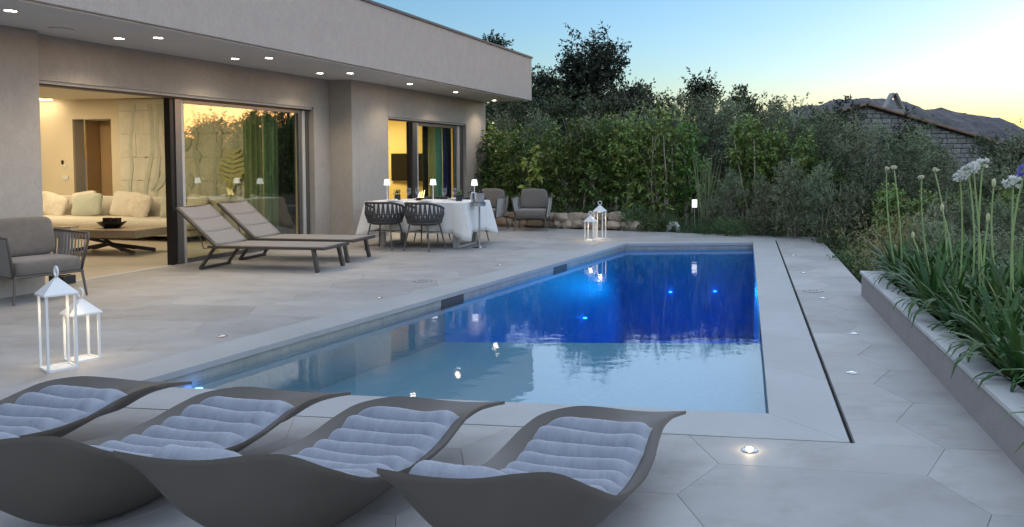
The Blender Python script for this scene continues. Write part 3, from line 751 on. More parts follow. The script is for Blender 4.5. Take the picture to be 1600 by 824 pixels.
def strap_leaves(seed, n, ln, w, spread):
    rg = random.Random(seed); m = MB()
    for k in range(n):
        a = rg.uniform(0, 2 * math.pi); L = ln * rg.uniform(.65, 1.15); ww = w * rg.uniform(.75, 1.2)
        lean = rg.uniform(.15, 1.0) * spread; ns = 6
        r0 = rg.uniform(0, .07); b = Vector((math.cos(a) * r0, math.sin(a) * r0, 0)); o = Vector((math.cos(a), math.sin(a), 0)); sd_ = Vector((-o.y, o.x, 0))
        vs = []; p = b.copy(); el = R(88) - lean * .35
        for i in range(ns + 1):
            t = i / ns; wd = ww * (0.75 + .6 * t) * (1 - t ** 3) * .5 + .0006
            vs += [p + sd_ * wd, p + Vector((0, 0, -.10 * wd)) * 1.0, p - sd_ * wd]
            st = L / ns; p = p + (o * math.cos(el) + Vector((0, 0, 1)) * math.sin(el)) * st; el -= lean * (.16 + .33 * t)
        m.add(vs, [(i * 3 + c, i * 3 + c + 1, i * 3 + 4 + c, i * 3 + 3 + c) for i in range(ns) for c in (0, 1)])
    return m.mesh('leaves')
AG = []
for sdx in range(4):
    me = strap_leaves(20 + sdx, 50, .52, .036, 1.7); me.polygons.foreach_set('use_smooth', [True] * len(me.polygons)); AG.append(me)
def agap(x, y, i, label, scale=1.0):
    o = thing('agapanthus', label, 'flower plant', (x, y, .18), i * 67, 'agapanthus plants in the planter', scale)
    obj('leaves', AG[i % 4], 'leaf_strap', o); return o
plants = []
k = 0
for a in np.arange(.25, 8.2, .36):
    for w in (.30, .58, .86, 1.12):
        if w > .9 and a > 6: continue
        rg = random.Random(k * 7 + 1)
        q = P0 + pdir * (a + rg.uniform(-.12, .12)) + pnr * (w + rg.uniform(-.07, .07)); plants.append((q, a, w)); k += 1
rows = {.30: 'row at the terrace edge', .58: 'second row', .86: 'third row', 1.12: 'row at the garden edge'}
cnt = {}
AGO = []
def nth(i):
    return ORD[i] if i < len(ORD) else ('twenty ' + ORD[i - 20])
for i, (q, a, w) in enumerate(plants):
    c = cnt.get(w, 0); cnt[w] = c + 1
    AGO.append(agap(q.x, q.y, i, 'strap leaved agapanthus in the planter, %s plant of the %s' % (nth(c), rows[w]), random.Random(i).uniform(.85, 1.15)))
def umbel(o, top, base, kind, seed, size=.075, bend=.11):
    """one flower stalk with its head, in world coordinates, as a thing"""
    rg = random.Random(seed); base = Vector(base); top = Vector(top); mid = base.lerp(top, .5) + Vector((rg.uniform(-bend, bend), rg.uniform(-bend, bend), 0))
    pts = [(base * (1 - t) ** 2 + mid * 2 * t * (1 - t) + top * t * t) - base for t in np.linspace(0, 1, 9)]
    MB().tube(pts, [.0085 - .003 * t for t in np.linspace(0, 1, 9)], 7).build('stalk', 'stem_green', o, smooth=True)
    c = pts[-1]; m = MB(); m2 = MB()
    if kind == 'bud':
        MB().soft((c.x, c.y, c.z + .022), .030, .030, .065, 1, .9, 12, 8).build('bud', 'bud_green', o, smooth='all'); return
    if kind == 'cream':
        for k in range(16):
            a = rg.uniform(0, 6.28); e = rg.uniform(.55, 1.5); d = Vector((math.cos(a) * math.cos(e), math.sin(a) * math.cos(e), math.sin(e)))
            p = c + d * .012; q = c + d * size * .75 
            m.tube([p, p.lerp(q, .55), q], [.004, .010, .003], 6)
        m.build('head', 'petal_cream', o, smooth=True, kind='stuff'); return
    mat = 'petal_violet' if kind == 'violet' else 'petal_white'
    for k in range(24):
        a = rg.uniform(0, 6.28); e = rg.uniform(-.35, 1.5); d = Vector((math.cos(a) * math.cos(e), math.sin(a) * math.cos(e), math.sin(e)))
        L = size * rg.uniform(.75, 1.1); q = c + d * L * .62; m2.tube([c, q], .0018, 4)
        s1 = d.orthogonal().normalized(); s2 = d.cross(s1)
        for j in range(6):
            b = 2 * math.pi * j / 6; r = s1 * math.cos(b) + s2 * math.sin(b); t = s1 * -math.sin(b) + s2 * math.cos(b)
            tip = q + d * L * .46 + r * L * .30; md = q + d * L * .28 + r * L * .10
            m.add([q + t * .001, md + t * .006, tip, md - t * .006], [(0, 1, 2, 3)])
    m2.build('pedicels', 'stem_green', o, kind='stuff'); m.build('florets', mat, o, kind='stuff')
def stalk(tx, ty, tz, bx, by, kind, i, label, size=.075):
    o = thing('agapanthus_flower', label, 'flower', (bx, by, .19), group='agapanthus flower stalks'); umbel(o, (tx, ty, tz), (bx, by, .19), kind, 100 + i, size)
def at(px, py, Y):                                               # a point of the view at the distance Y (metres ahead)
    return ((px - 980) / 1200 * Y, Y, 1.45 - (py - 250) / 1200 * Y)
FLW = [(1385, 268, 7.4, 1408, 7.55, 'cream', 'cream agapanthus head at the planter end, leaning towards the pool'),
       (1397, 266, 7.3, 1412, 7.45, 'cream', 'second cream agapanthus head at the planter end, behind the leaning one'),
       (1440, 282, 6.6, 1468, 6.7, 'cream', 'small half open cream agapanthus bud, lower of the two single buds'),
       (1461, 270, 6.5, 1479, 6.6, 'cream', 'half open cream agapanthus bud, taller of the two single buds'),
       (1500, 280, 6.0, 1497, 6.1, 'white', 'white agapanthus head hanging lowest in the white flower cluster'),
       (1513, 271, 5.9, 1516, 6.0, 'white', 'white agapanthus head in the front of the white flower cluster'),
       (1521, 266, 5.9, 1545, 5.9, 'white', 'white agapanthus head on a slanting stalk in the white cluster'),
       (1535, 261, 5.7, 1541, 5.8, 'white', 'tallest white agapanthus head of the white flower cluster'),
       (1553, 291, 5.6, 1580, 5.6, 'bud', 'closed pale agapanthus bud on a thin stalk beyond the white cluster'),
       (1545, 345, 5.7, 1543, 5.75, 'bud', 'short closed agapanthus bud below the white cluster'),
       (1473, 329, 6.4, 1487, 6.45, 'bud', 'short green agapanthus bud between the cream buds and white cluster'),
       (1428, 372, 6.9, 1440, 6.9, 'bud', 'shortest green agapanthus bud near the planter end'),
       (1583, 289, 5.0, 1592, 5.1, 'white', 'white agapanthus head beside the violet flower'),
       (1600, 272, 4.9, 1600, 5.0, 'violet', 'violet blue agapanthus head beside the white one')]
for i, (px, py, Y, bpx, bY, kd, lb) in enumerate(FLW):
    t = at(px, py, Y); b = at(bpx, 400, bY); stalk(t[0], t[1], t[2], b[0], b[1], kd, i, lb, .058 if kd == 'violet' else .062)

# ------------------------------------------------------------------ wave loungers with their pads
EL = [(.045, -.31, .50), (.15, -.335, .43), (.30, -.345, .34), (.50, -.35, .255), (.88, -.345, .19), (1.09, -.352, .188), (1.25, -.32, .228), (1.34, -.26, .260), (1.43, -.13, .274), (1.51, -.02, .252), (1.60, .09, .218), (1.66, .21, .202), (1.70, .345, .205)]
ER = [(.045, -.31, .50), (.075, -.16, .478), (.115, -.02, .470), (.165, .10, .478), (.225, .20, .468), (.33, .29, .390), (.52, .33, .285), (.85, .335, .212), (1.08, .325, .203), (1.22, .312, .218), (1.37, .305, .243), (1.52, .315, .238), (1.62, .33, .220), (1.70, .345, .205)]
EB = [(.0, .53), (.06, .42), (.14, .29), (.24, .165), (.34, .085), (.45, .035), (.58, .006), (.78, .004), (.95, .03), (1.12, .055), (1.3, .088), (1.48, .125), (1.60, .160), (1.70, .188)]
EU = [(.0, .52), (.06, .455), (.14, .42), (.24, .36), (.34, .295), (.45, .232), (.58, .178), (.78, .138), (.95, .130), (1.12, .145), (1.3, .178), (1.48, .200), (1.70, .205)]
def smooth_interp(b, xs, ys):
    # Catmull-Rom through the points
    i = min(max(bisect.bisect_left(xs, b) - 1, 0), len(xs) - 2)
    x0, x1 = xs[i], xs[i + 1]; t = (b - x0) / (x1 - x0); h = x1 - x0
    m0 = (ys[i + 1] - ys[i - 1]) / (x1 - xs[i - 1]) if i > 0 else (ys[1] - ys[0]) / (xs[1] - xs[0])
    m1 = (ys[i + 2] - ys[i]) / (xs[i + 2] - x0) if i + 2 < len(xs) else (ys[-1] - ys[-2]) / (xs[-1] - xs[-2])
    return (2 * t**3 - 3 * t**2 + 1) * ys[i] + (t**3 - 2 * t**2 + t) * h * m0 + (-2 * t**3 + 3 * t**2) * ys[i + 1] + (t**3 - t**2) * h * m1
COLS = [[[p[k] for p in T] for k in range(len(T[0]))] for T in (EL, ER, EU, EB)]
def limits(v):
    return [smooth_interp(v, COLS[q][0], COLS[q][k]) for q in (0, 1) for k in (1, 2)] + [smooth_interp(v, COLS[2][0], COLS[2][1])]
def shell_uv(u, v, hull=False):
    """point of the upper surface at the plan position u (across), v (along)"""
    ul, zl, ur, zr, zb = limits(v); wd = max(ur - ul, 1e-4); a = min(1, max(0, (u - ul) / wd)); q = abs(2 * a - 1)
    full = min(1, wd / .5); e = 2.0 + 1.3 * full
    rim = zl * (1 - a) + zr * a
    if hull:
        k = (1 - q ** (1.12 + .42 * full)) * min(1, wd / .42) ** 1.25; zb = smooth_interp(v, COLS[3][0], COLS[3][1])
        return Vector((u, v - .87, min(rim + (min(zb, rim) - rim) * k - .016, shell_uv(u, v).z - .016)))
    k = (1 - q ** e) * min(1, wd / .25) ** .8
    return Vector((u, v - .87, rim + (min(zb, rim) - rim) * k))
def shell_pt(a, b, hull=False):
    v = .045 + 1.655 * (.5 - .5 * math.cos(math.pi * b)) * .55 + 1.655 * b * .45
    ul, zl, ur, zr, zb = limits(v); aa = .5 - .5 * math.cos(math.pi * a); aa = aa * .4 + a * .6
    return shell_uv(ul + (ur - ul) * aa, v, hull)
def make_lounger(label):
    o = thing('wave_lounger', label, 'lounger', group='wave loungers in a row before the pool')
    nu, nv = 44, 96; m = MB().grid(lambda u, v: shell_pt(u, v), nu, nv); nt = len(m.v); m.grid(lambda u, v: shell_pt(1 - u, v, True), nu, nv); W_ = nu + 1
    for j in range(nv):
        m.f.append((j * W_, (j + 1) * W_, nt + (j + 1) * W_ + nu, nt + j * W_ + nu)); m.f.append((j * W_ + nu, nt + j * W_, nt + (j + 1) * W_, (j + 1) * W_ + nu))
    sh_ = m.build('shell', 'shell', o, smooth=True, angle=55)
    return o
NR = 12
ARC = [(.125, 0.0)]
while ARC[-1][0] < 1.38:
    v = ARC[-1][0]; d_ = shell_uv(0.0, v + .01) - shell_uv(0.0, v); ARC.append((v + .01, ARC[-1][1] + d_.length))
AV, AS = [p[0] for p in ARC], [p[1] for p in ARC]
def make_pad(seed):
    rg = np.random.RandomState(seed); nu, per = 44, 10; nv = NR * per; ph = rg.uniform(0, 6, (8,))
    def plan(u, v):
        vv = float(np.interp(min(max(v, 0), 1) * AS[-1], AS, AV)); ul, zl, ur, zr, zb = limits(vv)
        a, b = max(-.265, ul + .055), min(.262, ur - .055)
        return a + (b - a) * u, vv
    def P(u, v):
        rb = v * NR; ri = min(int(rb), NR - 1); fr = rb - ri
        puff = max(0, math.sin(math.pi * fr)) ** .72
        eu = abs(2 * u - 1); side = max(0, 1 - eu ** 9) ** .5
        wob = .07 * math.sin(3.1 * u + ri * 1.1 + ph[0]) * math.sin(math.pi * u) + .03 * math.sin(9 * u + ri * 2.7 + ph[1])
        x, y = plan(.5 + (u - .5) * (1 - .035 * (1 - puff) + .012 * math.sin(ri * 2.2 + ph[2])), v + wob / NR * (1 if 0 < v < 1 else 0))
        p = shell_uv(x, y); e = .006
        n = (shell_uv(x + e, y) - shell_uv(x - e, y)).cross(shell_uv(x, y + e) - shell_uv(x, y - e)).normalized()
        if n.z < 0: n = -n
        wr = .0022 * math.sin(75 * u + 6 * math.sin(ri * 3 + 7 * u) + ph[4] + ri) * (1 - puff * .8) + .0016 * math.sin(7 * u + ri * 5 + ph[5])
        th = .008 + (.006 + .056 * puff + wr) * side
        end = min(1, v / .010, (1 - v) / .010) if 0 < v < 1 else 0
        return p + n * (th * (end ** .5) + .003)
    def Q(u, v):
        x, y = plan(u, v); return shell_uv(x, y) + Vector((0, 0, .002))
    m = MB(); m.grid(P, nu, nv); nt = len(m.v); m.grid(Q, nu, nv)
    W_ = nu + 1
    for j in range(nv):
        m.f.append((j * W_, (j + 1) * W_, nt + (j + 1) * W_, nt + j * W_)); i = nu; m.f.append((j * W_ + i, nt + j * W_ + i, nt + (j + 1) * W_ + i, (j + 1) * W_ + i))
    for i in range(nu):
        m.f.append((i, nt + i, nt + i + 1, i + 1)); j = nv * W_; m.f.append((j + i, j + i + 1, nt + j + i + 1, nt + j + i))
    return m
def lw(u, v): a = R(15); return (u * math.cos(a) + v * math.sin(a), -u * math.sin(a) + v * math.cos(a))
WL_ = [(-1.035, 2.87), (-1.955, 2.775), (-2.83, 2.71), (-3.80, 2.65)]
lb = ['taupe wave shaped lounger beside the lit floor light, next to the pool corner', 'taupe wave shaped lounger, second in the row from the pool corner',
      'taupe wave shaped lounger, third in the row from the pool corner', 'taupe wave shaped lounger closest to the white lanterns, partly out of view']
base_l = make_lounger(lb[0])
pads = [make_pad(s).mesh('pad') for s in (1, 2, 3)]
for me in pads: me.polygons.foreach_set('use_smooth', [True] * len(me.polygons))
for i, (u, v) in enumerate(WL_):
    x, y = lw(u, v); rz = -15 + (0, .6, -.4, .3)[i]
    o = base_l if i == 0 else dup(base_l, (x, y, 0), rz, lb[i]); o.location = (x, y, .004); o.rotation_euler = (0, 0, R(rz))
    pd = obj('quilted_pad', pads[i % 3], 'pad'); pd.location = (x, y, .004); pd.rotation_euler = (0, 0, R(rz))
    tag(pd, 'grey quilted pad on the wave lounger ' + ['next to the pool corner', 'second from the pool corner', 'third from the pool corner', 'closest to the white lanterns'][i], 'cushion', 'quilted pads on the wave loungers')

# ------------------------------------------------------------------ lanterns
def make_lantern(h, side, label, loc, rz, e):
    o = thing('lantern', label, 'lantern', loc, rz, 'white lanterns'); s = side / 2; t = .009
    hb_ = h * .74
    m = MB()
    for x, y, X, Y in ((-s, -s, s, -s), (s, -s, s, s), (s, s, -s, s), (-s, s, -s, -s)): m.obox((x, y, .008), (X, Y, .008), t * 2, .016)
    m.build('base_frame', 'white_paint', o)
    MB().box(-s + .008, s - .008, -s + .008, s - .008, .004, .009).build('base_plate', 'white_paint', o)
    for x in (-s, s):
        for y in (-s, s): MB().box(x - t * .8, x + t * .8, y - t * .8, y + t * .8, .0165, hb_).build('post', 'white_paint', o)
    ro = s + .018
    m = MB().add([(-ro, -ro, hb_ + .001), (ro, -ro, hb_ + .001), (ro, ro, hb_ + .001), (-ro, ro, hb_ + .001), (-ro, -ro, hb_ + .012), (ro, -ro, hb_ + .012), (ro, ro, hb_ + .012), (-ro, ro, hb_ + .012), (0, 0, hb_ + side * .78)],
                 [(3, 2, 1, 0), (0, 1, 5, 4), (1, 2, 6, 5), (2, 3, 7, 6), (3, 0, 4, 7), (4, 5, 8), (5, 6, 8), (6, 7, 8), (7, 4, 8)])
    m.build('roof', 'white_paint', o)
    zr = hb_ + side * .78 + .030; MB().tube([(.035 * math.cos(a), 0, zr + .035 * math.sin(a)) for a in np.linspace(0, 2 * math.pi, 22)[:-1]], .007, 8, True).build('ring', 'white_paint', o, smooth='all')
    MB().lathe([(0, -.004), (.03, -.004), (.03, .0), (0, .0)], 16, (0, 0, hb_ - .001)).build('lamp', 'warm_glow', o)
    lamp('lantern_light', 'SPOT', (0, 0, hb_ - .012), e, (1.0, .74, .42), o, .02, spot=150)
    return o
make_lantern(.70, .165, 'taller white metal lantern on the paving near the house armchair', (-3.955, 5.29, 0), -38, .38)
make_lantern(.455, .155, 'shorter white metal lantern on the paving near the house armchair', (-3.955, 5.52, 0), -30, .30)
make_lantern(.68, .165, 'taller white metal lantern at the far corner of the pool', (-.50, 14.02, 0), -20, .55)
make_lantern(.46, .155, 'shorter white metal lantern at the far corner of the pool', (-.66, 13.75, 0), -20, .45)

# ------------------------------------------------------------------ sling sun loungers
def make_sunbed(label, loc, rz):
    o = thing('sun_lounger', label, 'sun lounger', loc, rz, 'sling sun loungers by the living room'); Wd = .66; zb = .325
    for y in (0, Wd): MB().box(-.10, 1.52, y - .016, y + .016, zb - .034, zb).build('side_rail', 'bronze', o, bevel=.006)
    for x in (.02, 1.50): MB().box(x - .015, x + .015, .019, Wd - .019, zb - .04, zb - .008).build('cross_rail', 'bronze', o)
    def seat(u, v): return (.02 + u * 1.47, .018 + v * (Wd - .036), zb + .004 - .012 * math.sin(math.pi * v) * math.sin(math.pi * u))
    s = MB().grid(seat, 16, 8).build('seat', 'sling', o, smooth='all'); s.modifiers.new('t', 'SOLIDIFY').thickness = .006
    for q in range(3):
        def back(u, v): t = (q + u) / 3; return (-.55 * t + .01, .02 + v * (Wd - .04), zb + .012 + .485 * t - .012 * math.sin(math.pi * v) + .004 * math.sin(math.pi * u))
        b = MB().grid(back, 6, 8).build('back_panel', 'sling', o, smooth='all'); b.modifiers.new('t', 'SOLIDIFY').thickness = .007
    for y in (.004, Wd - .004): MB().obox((.0, y, zb), (-.545, y, zb + .485), .03, .03).build('back_rail', 'bronze', o, bevel=.004)
    MB().obox((-.55, .0, zb + .487), (-.55, Wd, zb + .487), .03, .03).build('back_rail', 'bronze', o, bevel=.004)
    for y in (.05, Wd - .05):
        MB().obox((-.04, y, zb - .03), (-.24, y, .03), .03, .05, (0, 1, 0)).build('rear_leg', 'bronze', o, bevel=.005)
        MB().tube([(-.30, y, .59), (-.20, y, .28), (.02, y, zb - .02)], .007, 6).build('prop', 'bronze', o)
        MB().obox((1.37, y - .03 if y < .3 else y + .03, zb - .03), (1.43, y - .04 if y < .3 else y + .04, .0), .045, .05, (0, 1, 0)).build('front_leg', 'bronze', o, bevel=.005)
    MB().obox((-.24, .03, .02), (-.24, Wd - .03, .02), .045, .035).build('foot_bar', 'bronze', o, bevel=.005)
    for y in (.07, Wd - .07): MB().tube([(-.24, y, .0), (-.24, y, .006)], .02, 10).build('foot_pad', 'black_matte', o)
    return o
make_sunbed('taupe sling sun lounger with raised back, the one closer to the pool', (-5.40, 10.02, 0), -8)
make_sunbed('taupe sling sun lounger with raised back, the one closer to the dining chairs', (-5.36, 10.98, 0), -8)

# ------------------------------------------------------------------ rope armchairs
def make_armchair(label, loc, rz, rope, fab):
    o = thing('rope_armchair', label, 'armchair', loc, rz, 'rope armchairs')           # faces local -y
    w, d = .62, .60; zr = .68; zs = .27
    # seat frame, legs
    m = MB().tube([(-w/2, -d/2, zs), (w/2, -d/2, zs), (w/2, d/2, zs), (-w/2, d/2, zs)], .012, 8, True); m.build('seat_frame', 'taupe_metal', o, smooth=True)
    for x, y in ((-1, -1), (1, -1), (1, 1), (-1, 1)):
        MB().tube([(x * (w/2 - .005), y * (d/2 - .005), zs), (x * (w/2 + .025), y * (d/2 + .02), .0)], [.014, .011], 8).build('leg', 'taupe_metal', o, smooth=True)
    # top rail, swept round the back and down at the front of each arm
    def rail(t):                       # t 0..1 from one arm front to the other
        ang = (t - .5) * 2
        X = w/2 + .055; Yb = d/2 + .075; Yf = -d/2 - .02
        if abs(ang) > .5:
            k = (abs(ang) - .5) * 2; return (math.copysign(X, ang), Yb - .14 + (Yf - Yb + .14) * k, zr - .01 * k)
        k = abs(ang) * 2; a = k * math.pi / 2
        return (math.copysign(X - .14 + .14 * math.sin(max(0, (k - .6) / .4) * math.pi / 2), ang) if k > .6 else ang * 2 / .6 * (X - .14), Yb - .14 + .14 * math.cos(max(0, (k - .6) / .4) * math.pi / 2), zr + .02 * (1 - k))
    ts = np.linspace(0, 1, 49); top = [rail(t) for t in ts]
    def low(p): return (p[0] * (w/2) / (w/2 + .055), p[1] * (d/2) / (d/2 + .05), zs + .005)
    fr = [low(top[0])] + [(top[0][0], top[0][1] + .0, zr - .07)] + top + [(top[-1][0], top[-1][1], zr - .07)] + [low(top[-1])]
    MB().tube(fr, .013, 8).build('arm_rail', 'taupe_metal', o, smooth='all')
    N = 34
    me = []
    for k in range(N):
        t = (k + .7) / (N + .4); a = Vector(rail(t)); b = Vector(low(rail(t))); n = Vector((a.x, a.y, 0)).normalized()
        t2 = Vector(rail(min(1, t + .01))) - Vector(rail(max(0, t - .01))); t2.normalize()
        mid = (a + b) / 2 + n * .012
        m = MB(); ps = [b, mid, a]
        for p_, q_ in zip(ps[:-1], ps[1:]):
            m.obox(p_, q_, .034, .008, n)
        m.build('rope_strap', rope, o)
    MB().soft((0, -.01, zs + .085), w - .01, d + .03, .165, .16, .32, 36, 12).build('seat_cushion', fab, o, smooth='all')
    rt = Matrix.Rotation(R(-12), 3, 'X')
    MB().soft((0, d/2 - .07, zs + .36), w - .08, .18, .42, .22, .35, 32, 14, rot=rt).build('back_cushion', fab, o, smooth='all')
    return o
make_armchair('taupe rope armchair near the camera beside the wing wall', (-6.22, 8.02, 0), 62, 'rope', 'taupe_fabric')
make_armchair('grey rope armchair in front of the stone wall, further from the house', (-1.96, 15.88, 0), -2, 'pale_rope', 'taupe_fabric')
make_armchair('grey rope armchair beside the bottle cooler stand, nearer the house corner', (-2.92, 15.95, 0), -14, 'pale_rope', 'taupe_fabric')
bx = thing('floor_box', 'small black box on the paving behind the taupe armchair', 'box', (-6.62, 8.95, 0), -14)
MB().box(-.11, .11, -.08, .08, 0, .10).build('case', 'black_matte', bx, bevel=.008); MB().box(-.07, .07, -.05, .05, .1005, .112).build('lid', 'black_gloss', bx, bevel=.003)

# ------------------------------------------------------------------ dining group
TX, TY, TR = -3.40, 13.12, -14.0
tb = thing('dining_table', 'dining table on two metal frame legs under a white cloth', 'table', (TX, TY, 0), TR)
TL, TW = 1.80, .95
MB().box(-TL/2, TL/2, -TW/2, TW/2, .705, .74).build('top', 'frame_light', tb, bevel=.005)
for x in (-.68, .68):
    m = MB(); m.box(x - .05, x + .05, -.36, .36, 0, .035); m.build('foot_bar', 'frame_light', tb, bevel=.005)
    for y in (-.335, .335): MB().box(x - .05, x + .05, y - .025, y + .025, .0355, .704).build('leg', 'frame_light', tb, bevel=.004)
def cloth():
    m = MB(); nP = 160; loops = []
    per = []
    hx, hy = TL/2 + .006, TW/2 + .006; rr = .03
    corners = [(hx, -hy), (hx, hy), (-hx, hy), (-hx, -hy)]
    seq = []
    for i in range(4):
        a = Vector(corners[i - 1]); b = Vector(corners[i]); L = (b - a).length; n = int(40 * L / 1.45)
        for k in range(n):
            t = k / n; p = a.lerp(b, t); e = min(t, 1 - t) * L; dirn = (b - a).normalized(); out = Vector((dirn.y, -dirn.x))
            seq.append((p, out, e, i, t))
    # blend the outward direction at corners
    n = len(seq)
    rng = random.Random(2); ph = [rng.uniform(0, 6) for _ in range(4)]
    levels = [0, .02, .08, .18, .30, .42, .50]
    for lv in levels:
        row = []
        for k, (p, out, e, i, t) in enumerate(seq):
            c = max(0, 1 - e / .22); drop = lv * (1 + .22 * c)
            pv, nx = seq[k - 1][1], seq[(k + 1) % n][1]
            corner = None
            o = out
            if c > 0:
                dg = (Vector((p.x / hx, p.y / hy))).normalized(); o = (out * (1 - c * .75) + Vector((math.copysign(1, p.x), math.copysign(1, p.y))).normalized() * c * .75).normalized()
            wv = math.sin(t * (11 if i % 2 else 23) + ph[i]) * .5 + math.sin(t * 41 + ph[i - 1]) * .22
            off = .008 + lv * (.07 + .11 * wv * (1 - c)) + c ** 2 * lv * .30 - lv * .10 * math.exp(-((e - .24) / .07) ** 2)
            q = p + o * off; row.append((q.x, q.y, .748 - drop))
        loops.append(row)
    vs = [v for r in loops for v in r]; fs = []
    for j in range(len(levels) - 1):
        for k in range(n): l = (k + 1) % n; fs.append((j * n + k, j * n + l, (j + 1) * n + l, (j + 1) * n + k))
    m.add(vs, fs); c0 = len(m.v); m.v.append((0, 0, .75))
    m.f += [(k, c0, (k + 1) % n) for k in range(n)]
    return m
cl = cloth().build('tablecloth', 'white_cloth', None, smooth=True, angle=70); cl.location = (TX, TY, 0); cl.rotation_euler = (0, 0, R(TR)); tag(cl, 'white cloth draped over the dining table with hanging corners', 'tablecloth')
cl.modifiers.new('t', 'SOLIDIFY').thickness = .003
def tl(x, y, z=.7525): a = R(TR); return (TX + x * math.cos(a) - y * math.sin(a), TY + x * math.sin(a) + y * math.cos(a), z)
def dining_chair():
    o = thing('dining_chair', 'x', 'dining chair', group='rope dining chairs')          # faces local +y, back towards -y
    rx, ry = .285, .27; zt = .765; zl = .44
    def arc(t, z, k=1.0):                                  # t -1..1 round the back
        a = -math.pi / 2 + t * R(118); return (rx * k * math.cos(a), ry * k * math.sin(a) + .03, z)
    ts = np.linspace(-1, 1, 41)
    MB().tube([arc(t, zt - .10 * max(0, abs(t) - .35) ** 1.2 / .6, 1.05) for t in ts], .020, 8).build('top_rail', 'dark_rope', o, smooth='all')
    MB().tube([arc(t, zl + .005, .93) for t in ts], .015, 8).build('seat_ring', 'dark_rope', o, smooth='all')
    MB().lathe([(0, -.03), (.20, -.03), (.262, -.005), (.265, .012), (.24, .02), (0, .008)], 28, (0, .03, zl)).build('seat', 'dark_rope', o, smooth='all')
    MB().soft((0, .03, zl + .04), .46, .44, .06, .8, .5, 28, 10).build('seat_cushion', 'dark_rope', o, smooth='all')
    m = MB()
    for k in range(34):
        t = -1 + 2 * (k + .5) / 34
        a = Vector(arc(t + (.035 if k % 2 else -.035), zt - .10 * max(0, abs(t) - .35) ** 1.2 / .6, 1.05)); b = Vector(arc(t + (-.02 if k % 2 else .02), zl, .93)); mid = Vector(arc(t, (zt + zl) / 2 - .02, 1.10))
        n = Vector((mid.x, mid.y, 0)).normalized(); m.obox(b, mid, .029, .010, n); m.obox(mid, a, .029, .010, n)
    m.build('rope_straps', 'dark_rope', o, kind='stuff')
    MB().tube([arc(t, (zt + zl) / 2 - .02, 1.105) for t in ts], .008, 6).build('middle_band', 'dark_rope', o, smooth='all')
    for x, y in ((-1, -1), (1, -1), (1, 1), (-1, 1)):
        MB().tube([(x * .17, y * .16 + .03, zl - .02), (x * .235, y * .235 + .03, 0)], [.014, .010], 8).build('leg', 'taupe_metal', o, smooth=True)
    for x in (-1, 1): MB().tube([(x * .19, -.16, .30), (x * .19, .22, .30)], .008, 6).build('stretcher', 'taupe_metal', o)
    MB().tube([(-.19, .03, .30), (.19, .03, .30)], .008, 6).build('stretcher', 'taupe_metal', o)
    return o
c0 = dining_chair(); q = tl(-.36, -.80, 0); c0.location = (*q[:2], 0); c0.rotation_euler = (0, 0, R(TR + 4)); c0["label"] = 'dark woven rope dining chair closer to the sun loungers, seen from behind'
q = tl(.34, -.79, 0); dup(c0, (*q[:2], 0), TR - 6, 'dark woven rope dining chair seen from behind, closer to the bottle cooler')
q = tl(-.25, .62, 0); dup(c0, (*q[:2], 0), TR + 180, 'dark dining chair on the far side of the table, nearer the house wall')
q = tl(.50, .62, 0); dup(c0, (*q[:2], 0), TR + 180, 'dark dining chair on the far side of the table, nearer the armchairs')
def table_lamp(x, y, label):
    o = thing('table_lamp', label, 'table lamp', tl(x, y), 0, 'small table lamps')
    MB().lathe([(0, 0), (.055, 0), (.055, .008), (.012, .014), (.007, .02), (.007, .27), (0, .27)], 20).build('stem', 'white_paint', o, smooth=True)
    MB().lathe([(.056, .26), (.040, .36), (.0, .362)], 24).build('shade', 'shade_glow', o, smooth=True)
    MB().lathe([(0, .275), (.03, .275), (.03, .282), (0, .282)], 16).build('lens', 'warm_glow', o)
    lamp('table_lamp_light', 'SPOT', (0, 0, .262), .6, (1.0, .78, .46), o, .02, spot=150)
table_lamp(-.80, .02, 'small white table lamp on the table end nearest the house'); table_lamp(-.06, .28, 'small white table lamp in the middle of the dining table'); table_lamp(.76, .20, 'small white table lamp beside the bottle cooler')
def pot(x, y, label):
    o = thing('table_plant', label, 'potted plant', tl(x, y), 20, 'small potted plants on the dining table')
    MB().box(-.048, .048, -.048, .048, 0, .105).build('pot', 'black_matte', o, bevel=.006)
    m = MB(); rg = random.Random(int(x * 100))
    for k in range(70):
        a, e, r = rg.uniform(0, 6.28), rg.uniform(.2, 1.5), rg.uniform(.02, .085); c = Vector((math.cos(a) * math.cos(e) * r, math.sin(a) * math.cos(e) * r, .105 + math.sin(e) * r)); d = Vector((rg.gauss(0, 1), rg.gauss(0, 1), rg.gauss(.4, .8))).normalized(); s_ = d.orthogonal().normalized() * .010
        m.add([c, c + d * .016 + s_, c + d * .036, c + d * .016 - s_], [(0, 1, 2, 3)])
    m.build('leaves', 'leaf_laurel', o)
pot(-.56, -.05, 'small square black plant pot on the table end nearest the house'); pot(.56, .02, 'small square black plant pot on the table near the bottle cooler')
def goblet(x, y, label):
    o = MB().lathe([(.0, .0), (.034, .0), (.034, .003), (.005, .008), (.0045, .085), (.026, .105), (.042, .15), (.040, .185), (.033, .215), (.0315, .215), (.0385, .185), (.040, .15), (.024, .108), (.0, .092)], 22).build('wine_glass', 'goblet_glass', None, smooth='all')
    o.location = tl(x, y); tag(o, label, 'wine glass', 'wine glasses on the dining table')
goblet(-.36, -.02, 'wine glass on the house end of the table, closer to the chairs'); goblet(-.30, .18, 'wine glass on the house end of the table, further from the chairs')
goblet(.30, .0, 'wine glass beside the small plant by the bottle cooler, closer to the chairs'); goblet(.40, .16, 'wine glass beside the small plant by the bottle cooler, further from the chairs')
ck = thing('candle_basket', 'black tray with three tall curved candles in the table middle', 'candle holder', tl(-.14, .02), TR)
